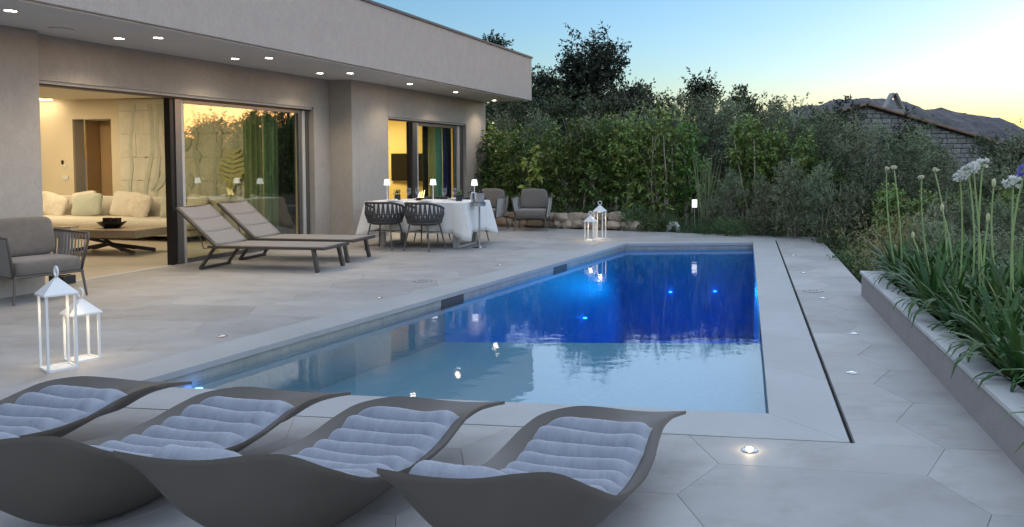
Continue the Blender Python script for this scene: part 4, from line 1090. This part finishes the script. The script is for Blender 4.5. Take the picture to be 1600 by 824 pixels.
MB().box(-.08, .08, -.05, .05, 0, .05).build('tray', 'black_matte', ck, bevel=.005)
for k in range(3): MB().tube([(-.06 + .045 * k, 0, .05), (-.05 + .045 * k, 0, .10), (-.02 + .04 * k, 0, .15 + .015 * k)], [.008, .006, .003], 8).build('candle', 'candle_glow', ck, smooth=True)
for i, (x, y) in enumerate(((-.45, -.34), (.12, -.34), (-.35, .34), (.30, .36))):
    pt = thing('place_setting', 'white plate with folded napkin, ' + ['chair side near the house', 'chair side near the bottle cooler', 'far side near the house', 'far side near the bottle cooler'][i], 'plate', tl(x, y), 0, 'place settings on the dining table')
    MB().lathe([(0, .002), (.08, .002), (.125, .014), (.127, .018), (.08, .008), (0, .007)], 28).build('plate', 'white_paint', pt, smooth='all')
    MB().soft((0, 0, .026), .12, .06, .03, .5, .6, 16, 8).build('napkin', 'white_cloth', pt, smooth='all')
ic = thing('bottle_cooler', 'steel bottle cooler on a tall stand beside the dining table', 'wine cooler', (-2.44, 12.64, 0), 0)
MB().lathe([(0, 0), (.115, 0), (.115, .006), (.03, .016), (.016, .03), (.016, .69), (0, .69)], 28).build('stand', 'steel', ic, smooth=True)
m = MB().lathe([(0, .69), (.10, .69), (.105, .72), (.105, .75), (.098, .75), (.095, .71), (0, .70)], 28); m.build('tray', 'steel', ic, smooth=True)
MB().lathe([(0, .705), (.078, .705), (.095, .90), (.099, .905), (.092, .905), (.076, .715), (0, .712)], 28).build('bucket', 'steel', ic, smooth=True)
bo = MB().lathe([(0, 0), (.037, 0), (.038, .17), (.014, .23), (.013, .29), (.0, .29)], 18).build('wine_bottle', 'black_gloss', None, smooth=True); bo.location = (-2.43, 12.66, .72); bo.rotation_euler = (.12, .1, 0); tag(bo, 'dark bottle standing in the steel cooler', 'bottle')
tw = MB().grid(lambda u, v: (-.105 - .02 * math.sin(v * 3) - .012 * math.sin(u * 9), -.055 + .11 * u, .92 - .17 * v), 12, 10).build('folded_towel', 'white_cloth', None, smooth='all'); tw.location = (-2.44, 12.64, 0); tw.modifiers.new('t', 'SOLIDIFY').thickness = .018; tag(tw, 'white folded towel hanging on the bottle cooler', 'towel')

# ------------------------------------------------------------------ plants
def leaf_mesh(name, P, D, N, ln, w, rng, curl=.12):
    """one four-sided leaf per row: base P, direction D, face normal N"""
    n = len(P); ln = ln[:, None]; w = w[:, None]
    S = np.cross(D, N); S /= np.linalg.norm(S, axis=1)[:, None] + 1e-9; N2 = np.cross(S, D)
    base = P; tip = P + D * ln - N2 * ln * curl; md = P + D * ln * .5 + N2 * ln * curl * .4
    V = np.stack([base, md + S * w * .5, tip, md - S * w * .5], 1).reshape(-1, 3)
    me = bpy.data.meshes.new(name); me.vertices.add(4 * n); me.loops.add(4 * n); me.polygons.add(n)
    me.vertices.foreach_set('co', V.astype(np.float32).ravel()); me.loops.foreach_set('vertex_index', np.arange(4 * n, dtype=np.int32))
    me.polygons.foreach_set('loop_start', np.arange(0, 4 * n, 4, dtype=np.int32)); me.update(calc_edges=True); return me
def unit(a): return a / (np.linalg.norm(a, axis=1)[:, None] + 1e-9)
def foliage(name, seed, clumps, twigs_per, leaves_per, twig, ln, w, up=.4, sig=.6, center=None, hang=0.0):
    """clumps: list of (x, y, z, radius)"""
    rng = np.random.RandomState(seed); C = np.array(clumps, float); K = len(C)
    tw = np.repeat(np.arange(K), np.maximum(3, (twigs_per * (C[:, 3] / C[:, 3].mean()) ** 2).astype(int)))
    u = unit(rng.normal(size=(len(tw), 3))); r = C[tw, 3] * rng.uniform(.25, 1.0, len(tw)) ** .6
    T0 = C[tw, :3] + u * r[:, None] * sig; TD = unit(u + np.array([0, 0, up]) + rng.normal(size=u.shape) * .35)
    tl_ = twig * rng.uniform(.5, 1.3, len(tw))
    n = len(tw) * leaves_per; ti = np.repeat(np.arange(len(tw)), leaves_per); t = rng.uniform(.05, 1, n)
    P = T0[ti] + TD[ti] * (tl_[ti] * t)[:, None] + rng.normal(size=(n, 3)) * twig * .05
    P[:, 2] = np.maximum(P[:, 2], .02)
    D = unit(TD[ti] * .7 + rng.normal(size=(n, 3)) * .65 + np.array([0, 0, -hang])); N = unit(rng.normal(size=(n, 3)) * .7 + np.array([0, 0, .8]))
    return leaf_mesh(name, P, D, N, ln * rng.uniform(.6, 1.25, n), w * rng.uniform(.7, 1.2, n), rng)
def stems(seed, n, h, spread, r0, lean=.15, limb=None):
    rg = random.Random(seed); m = MB()
    for k in range(n):
        a = rg.uniform(0, 6.28); b = Vector((math.cos(a), math.sin(a), 0)) * rg.uniform(0, spread); p = b.copy(); pts = [p.copy()]; d = Vector((rg.gauss(0, lean), rg.gauss(0, lean), 1))
        for i in range(5): p = p + d * (h / 5); d += Vector((rg.gauss(0, .09), rg.gauss(0, .09), 0)); pts.append(p.copy())
        m.tube(pts, [r0 * (1 - .75 * i / 5) for i in range(6)], 6)
    if limb:
        for c in limb:
            c = Vector(c[:3]); s = Vector((c.x * .12, c.y * .12, c.z * rg.uniform(.3, .55))); mid = s.lerp(c, .5) + Vector((0, 0, -.06 * c.z)); m.tube([s, mid, c], [r0 * .5, r0 * .33, r0 * .12], 5)
    return m.mesh('stem')
def column_clumps(seed, h, r, n, z0=.3):
    rg = random.Random(seed); out = []
    for k in range(n):
        z = z0 + (h - z0) * (k + rg.random()) / n; rr = r * (math.sin(math.pi * min(1, .18 + .80 * (z / h))) ** .6); a = rg.uniform(0, 6.28); q = rr * rg.uniform(.1, .75)
        out.append((math.cos(a) * q, math.sin(a) * q, z, r * rg.uniform(.30, .55)))
    return out
KINDS = {}
def reg_kind(key, leaf, bark, variants): KINDS[key] = (leaf, bark, variants)
V = []
for s in range(3):
    cl_ = column_clumps(30 + s, 2.25, .60, 24, .62) + [(.2 * math.cos(s * 2), .2 * math.sin(s * 2), .4, .2)]; V.append((foliage('foliage', 40 + s, cl_, 11, 11, .27, .125, .046, up=.15, hang=.4), stems(50 + s, 4, 1.9, .26, .026, .06, cl_[::4])))
reg_kind('laurel', 'leaf_laurel', 'bark_pale', V); V = []
for s in range(3):
    cl_ = column_clumps(60 + s, 2.2, .75, 26, .3); V.append((foliage('foliage', 70 + s, cl_, 16, 18, .32, .075, .022, up=.5), stems(80 + s, 3, 1.9, .2, .024, .08, cl_[::3])))
reg_kind('olive', 'leaf_olive', 'bark', V); V = []
for s in range(3):
    cl_ = [(random.Random(s * 9 + k).uniform(-.3, .3), random.Random(s * 9 + k + 50).uniform(-.3, .3), random.Random(k + s).uniform(.12, .30), .2) for k in range(9)]
    V.append((foliage('foliage', 90 + s, cl_, 22, 15, .20, .050, .012, up=1.0), stems(95 + s, 6, .3, .15, .008, .3)))
reg_kind('rosemary', 'leaf_rosemary', 'bark', V); V = []
for s in range(2):
    cl_ = column_clumps(100 + s, 2.4, .9, 24, .25); V.append((foliage('foliage', 110 + s, cl_, 15, 13, .32, .085, .036, up=.3), stems(115 + s, 4, 2.0, .25, .03, .08, cl_[::3])))
reg_kind('dark', 'leaf_dark', 'bark', V)
cl_ = [(.08 * math.sin(k * 2.1), .08 * math.cos(k * 1.7), .35 + k * .13, .16) for k in range(11)]
reg_kind('lime', 'leaf_lime', 'bark_pale', [(foliage('foliage', 120, cl_, 4, 5, .16, .13, .070, up=.0, hang=.4), stems(121, 1, 1.6, .02, .012, .03))])
cl_ = [(random.Random(k).uniform(-.25, .25), random.Random(k + 9).uniform(-.25, .25), .18 + .03 * k, .2) for k in range(12)]
reg_kind('dry', 'leaf_dry', 'bark', [(foliage('foliage', 131, cl_, 26, 10, .42, .055, .008, up=2.4), stems(132, 8, .5, .15, .007, .15))])
def whips(seed, n, h):
    rg = random.Random(seed); m = MB()
    for k in range(n):
        a = rg.uniform(0, 6.28); d = Vector((math.cos(a) * .22 * rg.random(), math.sin(a) * .22 * rg.random(), 1)); p = Vector((rg.uniform(-.12, .12), rg.uniform(-.12, .12), 0)); L = h * rg.uniform(.65, 1.05); pts = [p + d * L * t + Vector((d.x, d.y, 0)) * .35 * t * t for t in np.linspace(0, 1, 6)]
        m.tube(pts, [.010 * (1 - .7 * i / 5) for i in range(6)], 5)
    return m.mesh('foliage')
reg_kind('whip', 'leaf_reed', 'bark', [(whips(7, 34, 1.5), stems(8, 2, .2, .05, .01))])
PNAME = {'laurel': ('laurel_shrub', 'shrub'), 'olive': ('olive_shrub', 'shrub'), 'rosemary': ('rosemary_bush', 'bush'), 'dark': ('evergreen_shrub', 'shrub'), 'lime': ('sapling', 'sapling'), 'dry': ('dry_bush', 'bush'), 'whip': ('reed_clump', 'reeds')}
def plant(kind, x, y, s, label, rz=None, sz=None, group=None, z=None):
    leaf, bark, vs = KINDS[kind]; i = abs(int(x * 37 + y * 11)); v = vs[i % len(vs)]
    o = thing(PNAME[kind][0], label, PNAME[kind][1], (x, y, (hterr(x, y) - .02) if z is None else z), i * 53 % 360 if rz is None else rz, group, (s, s, sz or s))
    obj('foliage', v[0], leaf, o); obj('stem', v[1], bark, o); return o
def px_x(px, Y): return (px - 980) / 1200 * Y
# front row of the hedge
for i, (px, Y, s) in enumerate(((770, 18.4, .9), (812, 17.8, .88), (862, 17.4, .92), (902, 17.2, .98), (945, 17.0, 1.0), (988, 16.8, .96), (1030, 16.6, 1.02), (1072, 16.9, .95), (1172, 16.5, .96), (1216, 16.2, .86), (1258, 15.9, .80))):
    plant('laurel', px_x(px, Y), Y, s, ORD[i] + ' tall glossy green laurel in the hedge behind the terrace, counted from the house', group='laurels in the hedge')
for i, (px, Y, s) in enumerate(((785, 19.4, 1.05), (845, 19.2, 1.0), (925, 18.8, 1.02), (965, 18.9, .98), (1010, 18.4, 1.05), (1065, 18.3, 1.1), (1112, 18.0, 1.12), (1150, 17.8, 1.05), (1205, 17.4, 1.05), (1245, 17.2, 1.0), (1290, 16.6, .98), (1335, 16.0, .92), (1380, 15.6, .88), (1425, 15.4, .84), (1475, 15.0, .78), (1525, 14.6, .74), (1580, 14.2, .72))):
    plant('olive', px_x(px, Y), Y, s, ORD[i] + ' silvery olive shrub in the hedge, counted from the house towards the planter', group='olive shrubs in the hedge')
plant('lime', px_x(832, 16.9), 16.9, 1.0, 'bright lime leaved sapling in front of the hedge behind the armchairs')
plant('whip', px_x(1103, 15.7), 15.7, 1.0, 'clump of pale upright reeds in front of the hedge', sz=1.15)
plant('whip', px_x(1122, 15.9), 15.9, .7, 'smaller clump of pale reeds beside the tall reeds')
for i, (px, Y, s) in enumerate(((1140, 15.4, .52), (1192, 14.6, .50), (1237, 14.2, .62), (1283, 13.8, .60), (1330, 13.4, .62))):
    plant('olive', px_x(px, Y), Y, s, ORD[i] + ' low grey leaved shrub along the far terrace edge, counted from the reeds', group='low grey shrubs at the terrace edge')
for i, (px, Y, s) in enumerate(((860, 17.25, 1.0), (882, 17.0, 1.1), (905, 16.75, 1.0), (925, 16.8, 1.1), (948, 16.5, .9), (985, 16.0, 1.15), (1010, 15.7, 1.1), (1035, 15.75, .9), (1070, 15.5, .8), (1108, 15.1, .8), (1145, 14.8, .9), (1180, 14.9, .85), (1222, 14.7, .9), (1262, 14.9, .9))):
    plant('rosemary', px_x(px, Y), Y, s, ORD[i] + ' low rosemary bush in the bed behind the terrace edge, counted from the stone wall', group='rosemary bushes in the bed')
for i, (px, Y, s) in enumerate(((1345, 13.9, .66), (1398, 12.6, .70), (1452, 12.0, .66), (1506, 11.7, .68), (1566, 11.3, .66), (1300, 14.9, .66))):
    plant('laurel', px_x(px, Y), Y, s, ORD[i] + ' glossy green laurel among the shrubs beyond the planter', group='laurels beyond the planter')
for i, (px, Y, s) in enumerate(((1275, 15.2, .75), (1420, 13.4, .8), (1482, 12.9, .75))):
    plant('lime', px_x(px, Y), Y, s, ['yellow green sapling behind the far terrace corner', 'yellow green sapling behind the cream flower stalks', 'yellow green sapling behind the white flower cluster'][i])
# beside and beyond the planter, below the terrace
plant('dry', px_x(1388, 10.6), 10.6, 1.5, 'straw coloured upright bush between the terrace corner and planter')
plant('dry', px_x(1425, 11.6), 11.6, 1.2, 'smaller straw coloured bush beside the straw coloured upright one')
for i, (px, Y, s) in enumerate(((1338, 12.2, 1.3), (1358, 11.0, 1.25), (1385, 9.9, 1.2), (1408, 9.3, 1.1), (1320, 13.2, 1.25), (1395, 10.6, 1.2))):
    plant('rosemary', px_x(px, Y), Y, s, ORD[i] + ' bushy green rosemary growing below the terrace side edge', group='rosemary below the terrace side edge')
for i, (px, Y, s) in enumerate(((1450, 10.2, .55), (1490, 9.6, .54), (1530, 9.2, .52), (1575, 8.8, .54), (1620, 8.4, .55), (1470, 11.4, .66), (1520, 11.0, .66), (1570, 10.6, .66), (1625, 10.2, .66))):
    plant('olive', px_x(px, Y), Y, s, ORD[i] + ' grey green shrub behind the agapanthus planter, counted from the pool end', group='grey green shrubs behind the planter')
for i, (px, Y, s) in enumerate(((1355, 13.6, .74), (1405, 13.2, .72), (1455, 12.8, .74), (1505, 12.5, .72), (1555, 12.2, .70), (1605, 11.8, .74), (1310, 15.0, .72), (1285, 15.6, .7))):
    plant('dark', px_x(px, Y), Y, s, ORD[i] + ' dark evergreen shrub in the hedge beyond the planter', group='dark evergreens beyond the planter')
for i, (px, Y, s) in enumerate(((755, 21.5, 1.25), (800, 21.5, 1.3), (850, 21.2, 1.2), (905, 21, 1.2), (955, 21, 1.2), (1005, 20.6, 1.2), (1050, 20.2, 1.2), (1095, 20.2, 1.15), (1140, 20, 1.15), (1185, 19.6, 1.1), (1230, 19.4, 1.05), (1275, 19.0, 1.0), (1330, 18.5, .98), (1432, 23.5, .95), (1462, 21.5, .72), (1548, 22.5, .80))):
    plant('dark', px_x(px, Y), Y, s, ORD[i] + ' dark evergreen shrub at the back of the hedge, counted from the house', group='dark evergreens at the back of the hedge')

# ------------------------------------------------------------------ trees
def tree(name, label, x, y, clumps, trunk_h, r0, seed, leaf='leaf_tree', tw=38, lp=11, twig=.45, ln=.13, w=.066, group='trees beyond the hedge'):
    z = hterr(x, y) - .05
    o = thing(name, label, 'tree', (x, y, z), 0, group)
    obj('crown', foliage('crown', seed, clumps, tw, lp, twig, ln, w, up=.3, sig=.75), leaf, o)
    m = MB(); rg = random.Random(seed)
    m.tube([(0, 0, 0), (.04, .02, trunk_h * .4), (-.03, .05, trunk_h * .75), (0.02, 0, trunk_h)], [r0, r0 * .8, r0 * .6, r0 * .35], 10)
    for c in clumps:
        c = Vector(c[:3]); s = Vector((0, 0, trunk_h * rg.uniform(.45, .95))); mid = s.lerp(c, .55) + Vector((rg.uniform(-.1, .1), rg.uniform(-.1, .1), .12 * (c - s).length)); m.tube([s, mid, c], [r0 * .42, r0 * .26, r0 * .08], 6)
    m.build('trunk', 'bark', o, smooth=True)
def crown(seed, n, rx, ry, z0, z1, cr, prof=None):
    rg = random.Random(seed); out = []
    for k in range(n):
        t = rg.random(); z = z0 + (z1 - z0) * t; f = (prof(t) if prof else math.sin(math.pi * (.15 + .85 * t)) ** .7); a = rg.uniform(0, 6.28); q = math.sqrt(rg.random())
        out.append((math.cos(a) * q * rx * f, math.sin(a) * q * ry * f, z, cr * rg.uniform(.6, 1.25)))
    return out
Y = 27.0
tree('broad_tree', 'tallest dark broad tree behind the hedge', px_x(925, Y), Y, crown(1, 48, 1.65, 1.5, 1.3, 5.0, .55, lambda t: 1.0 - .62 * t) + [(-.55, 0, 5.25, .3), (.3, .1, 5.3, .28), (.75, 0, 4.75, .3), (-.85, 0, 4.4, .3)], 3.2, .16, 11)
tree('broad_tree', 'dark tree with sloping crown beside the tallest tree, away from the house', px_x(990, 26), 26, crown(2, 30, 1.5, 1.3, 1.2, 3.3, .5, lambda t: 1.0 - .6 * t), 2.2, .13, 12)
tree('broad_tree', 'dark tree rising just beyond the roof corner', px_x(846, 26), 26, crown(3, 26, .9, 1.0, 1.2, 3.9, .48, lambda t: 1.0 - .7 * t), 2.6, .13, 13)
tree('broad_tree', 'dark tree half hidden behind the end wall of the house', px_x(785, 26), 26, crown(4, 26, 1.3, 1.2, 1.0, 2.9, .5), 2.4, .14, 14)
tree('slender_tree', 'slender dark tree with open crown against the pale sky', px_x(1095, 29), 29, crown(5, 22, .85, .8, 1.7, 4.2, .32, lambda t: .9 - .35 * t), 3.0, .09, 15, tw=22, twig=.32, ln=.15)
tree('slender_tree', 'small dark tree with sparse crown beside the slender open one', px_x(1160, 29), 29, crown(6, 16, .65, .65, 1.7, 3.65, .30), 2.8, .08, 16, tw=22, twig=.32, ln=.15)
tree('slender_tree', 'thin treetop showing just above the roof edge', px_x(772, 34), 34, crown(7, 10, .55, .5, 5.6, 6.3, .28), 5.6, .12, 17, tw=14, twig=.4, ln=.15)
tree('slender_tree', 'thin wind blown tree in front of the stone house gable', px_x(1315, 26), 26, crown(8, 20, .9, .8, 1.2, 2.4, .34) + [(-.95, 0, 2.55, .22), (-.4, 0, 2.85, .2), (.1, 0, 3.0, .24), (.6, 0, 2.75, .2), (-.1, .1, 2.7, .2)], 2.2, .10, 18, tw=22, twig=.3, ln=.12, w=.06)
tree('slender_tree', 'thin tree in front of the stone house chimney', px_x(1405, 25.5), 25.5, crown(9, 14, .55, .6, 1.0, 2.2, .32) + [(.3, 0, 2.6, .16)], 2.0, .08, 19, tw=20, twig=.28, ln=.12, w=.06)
for i, (px, Yt, s) in enumerate(((1590, 22, .75), (1690, 20, .68), (1800, 18, .70), (1950, 16.5, .66), (2150, 15, .62))):
    tree('broad_tree', ORD[i] + ' round olive green tree beyond the planter, counted from the stone house', px_x(px, Yt), Yt, [(a * s, b * s, c * s, d * s) for a, b, c, d in crown(20 + i, 26, 1.3, 1.2, .6, 2.3, .5)], 1.6, .12, 30 + i, leaf='leaf_olive', tw=34, ln=.12, w=.045)

# ------------------------------------------------------------------ stone house beyond the hedge
GY = 31.0
gx0, gx1 = px_x(1165, GY), px_x(1560, GY); gap_x = px_x(1352, GY)
sh = thing('stone_house', 'low granite block house with a gable roof and arched chimney beyond the hedge', 'house', (gap_x, GY, 0), 0)
A_, B_ = gx0 - gap_x, gx1 - gap_x; ZA, ZE0, ZE1 = 3.60, 2.45, 2.05
def roofz(x): return ZA + (ZE0 - ZA) * (x / A_) if x < 0 else ZA + (ZE1 - ZA) * (x / B_)
m = MB(); m.add([(A_, .06, -1), (B_, .06, -1), (B_, .06, ZE1), (0, .06, ZA), (A_, .06, ZE0), (A_, 6, -1), (B_, 6, -1), (B_, 6, ZE1), (0, 6, ZA), (A_, 6, ZE0)], [(0, 1, 2, 3, 4), (9, 8, 7, 6, 5), (0, 5, 6, 1), (1, 6, 7, 2), (4, 9, 5, 0)])
m.build('wall', 'mortar', sh)
rg = random.Random(4); z = 1.15; r = 0; nb = 0
while z < ZA - .1:
    h = .19 + rg.uniform(-.02, .03); x = A_ + (r % 2) * .15
    while x < B_:
        w = rg.uniform(.28, .42); zt = min(z + h, roofz(x + w / 2) - .06)
        if zt - z > .08 and nb < 290:
            dd = rg.uniform(0, .03); MB().box(x + .012, min(x + w, B_) - .012, -.01 - dd, .075, z + .012, zt - .012).build('granite_block', 'granite_block', sh, bevel=.012, seg=1); nb += 1
        x += w
    z += h; r += 1
for sx, ze in ((A_, ZE0), (B_, ZE1)):
    e = sx * 1.04; z0 = ZA + .03; z1 = ZA + (ze - ZA) * 1.04 + .03
    p = [(0, -.25, z0), (e, -.25, z1), (e, 6.2, z1), (0, 6.2, z0)]
    MB().add(p + [(a, b, c + .10) for a, b, c in p], [(0, 1, 2, 3), (7, 6, 5, 4), (0, 4, 5, 1), (1, 5, 6, 2), (2, 6, 7, 3), (3, 7, 4, 0)]).build('roof', 'roof_tile', sh, bevel=.02)
cx = px_x(1406, GY) - gap_x; zc = roofz(cx)
ch = MB().box(cx - .40, cx + .38, .6, 1.2, zc - .3, zc + .32).build('chimney', 'granite_block', sh, bevel=.03)
for sg in (-1, 1): MB().obox((cx + sg * .40, .9, zc + .30), (cx + sg * .045, .9, zc + 1.0), .5, .10, (1, 0, .4 * sg)).build('chimney_arch', 'granite_block', ch, bevel=.02)

# ------------------------------------------------------------------ dry stone wall, garden lights
dsw = thing('stone_wall', 'low rough stone retaining wall behind the armchairs', 'stone wall', (-2.0, 16.55, 0), -19.5)
rg = random.Random(12)
def stone(cx, cy, cz, w, d, h):
    bm = bmesh.new(); bmesh.ops.create_cube(bm, size=1.0); bmesh.ops.subdivide_edges(bm, edges=bm.edges[:], cuts=3, use_grid_fill=True)
    ox = rg.uniform(0, 50)
    from mathutils import noise
    for v in bm.verts:
        c = v.co; l = max(abs(c.x), abs(c.y), abs(c.z)); s = c.normalized() * .60; q = c.lerp(s, .74); nn = noise.noise_vector(c * 2.3 + Vector((ox, 0, 0))) * .15
        q = q + nn; v.co = Vector((q.x * w * 1.06, q.y * d, q.z * h * 1.06))
    me = bpy.data.meshes.new('stone'); bm.to_mesh(me); bm.free(); me.polygons.foreach_set('use_smooth', [True] * len(me.polygons)); me.set_sharp_from_angle(angle=R(38))
    o = obj('stone', me, 'stone', dsw); o.location = (cx, cy, cz); o.rotation_euler = (rg.uniform(-.08, .08), rg.uniform(-.10, .10), rg.uniform(-.15, .15))
for row, (z, hh) in enumerate(((.08, .20), (.235, .17))):
    x = -2.2 + (.1 if row else 0)
    while x < (2.05 if row == 0 else 1.95):
        w = rg.choice((.15, .22, .28, .34, .44)) * rg.uniform(.9, 1.1); h = hh * rg.uniform(.8, 1.3)
        stone(x + w / 2, rg.uniform(-.05, .05) + (.05 if row else 0), z + rg.uniform(-.02, .02), w, .34, h); x += w * .98
MB().box(-2.3, 2.1, .12, .9, -.3, .22).build('earth_fill', 'soil', dsw, bevel=.05)
gl = thing('garden_light', 'white post light standing in the bed before the reeds', 'garden light', (px_x(1085, 15.6), 15.6, hterr(1.37, 15.6)), 0)
MB().tube([(0, 0, 0), (.012, 0, .62)], .010, 8).build('post', 'steel', gl, smooth=True); MB().box(-.045, .055, -.03, .03, .56, .72).build('head', 'shade_glow', gl, bevel=.008)
gr = thing('dome_light', 'small pale rounded lamp at the far terrace edge beside the post light', 'garden light', (px_x(1052, 15.55), 15.55, -.02), -20)
m = MB().tube([(-.10, 0, .0), (-.09, 0, .10), (-.03, 0, .17), (.05, 0, .17), (.10, 0, .09), (.11, 0, .0)], [.05, .055, .06, .06, .055, .05], 12); m.build('body', 'white_paint', gr, smooth='all'); MB().box(-.16, .16, -.07, .07, -.06, .0).build('foot', 'planter_plaster', gr)
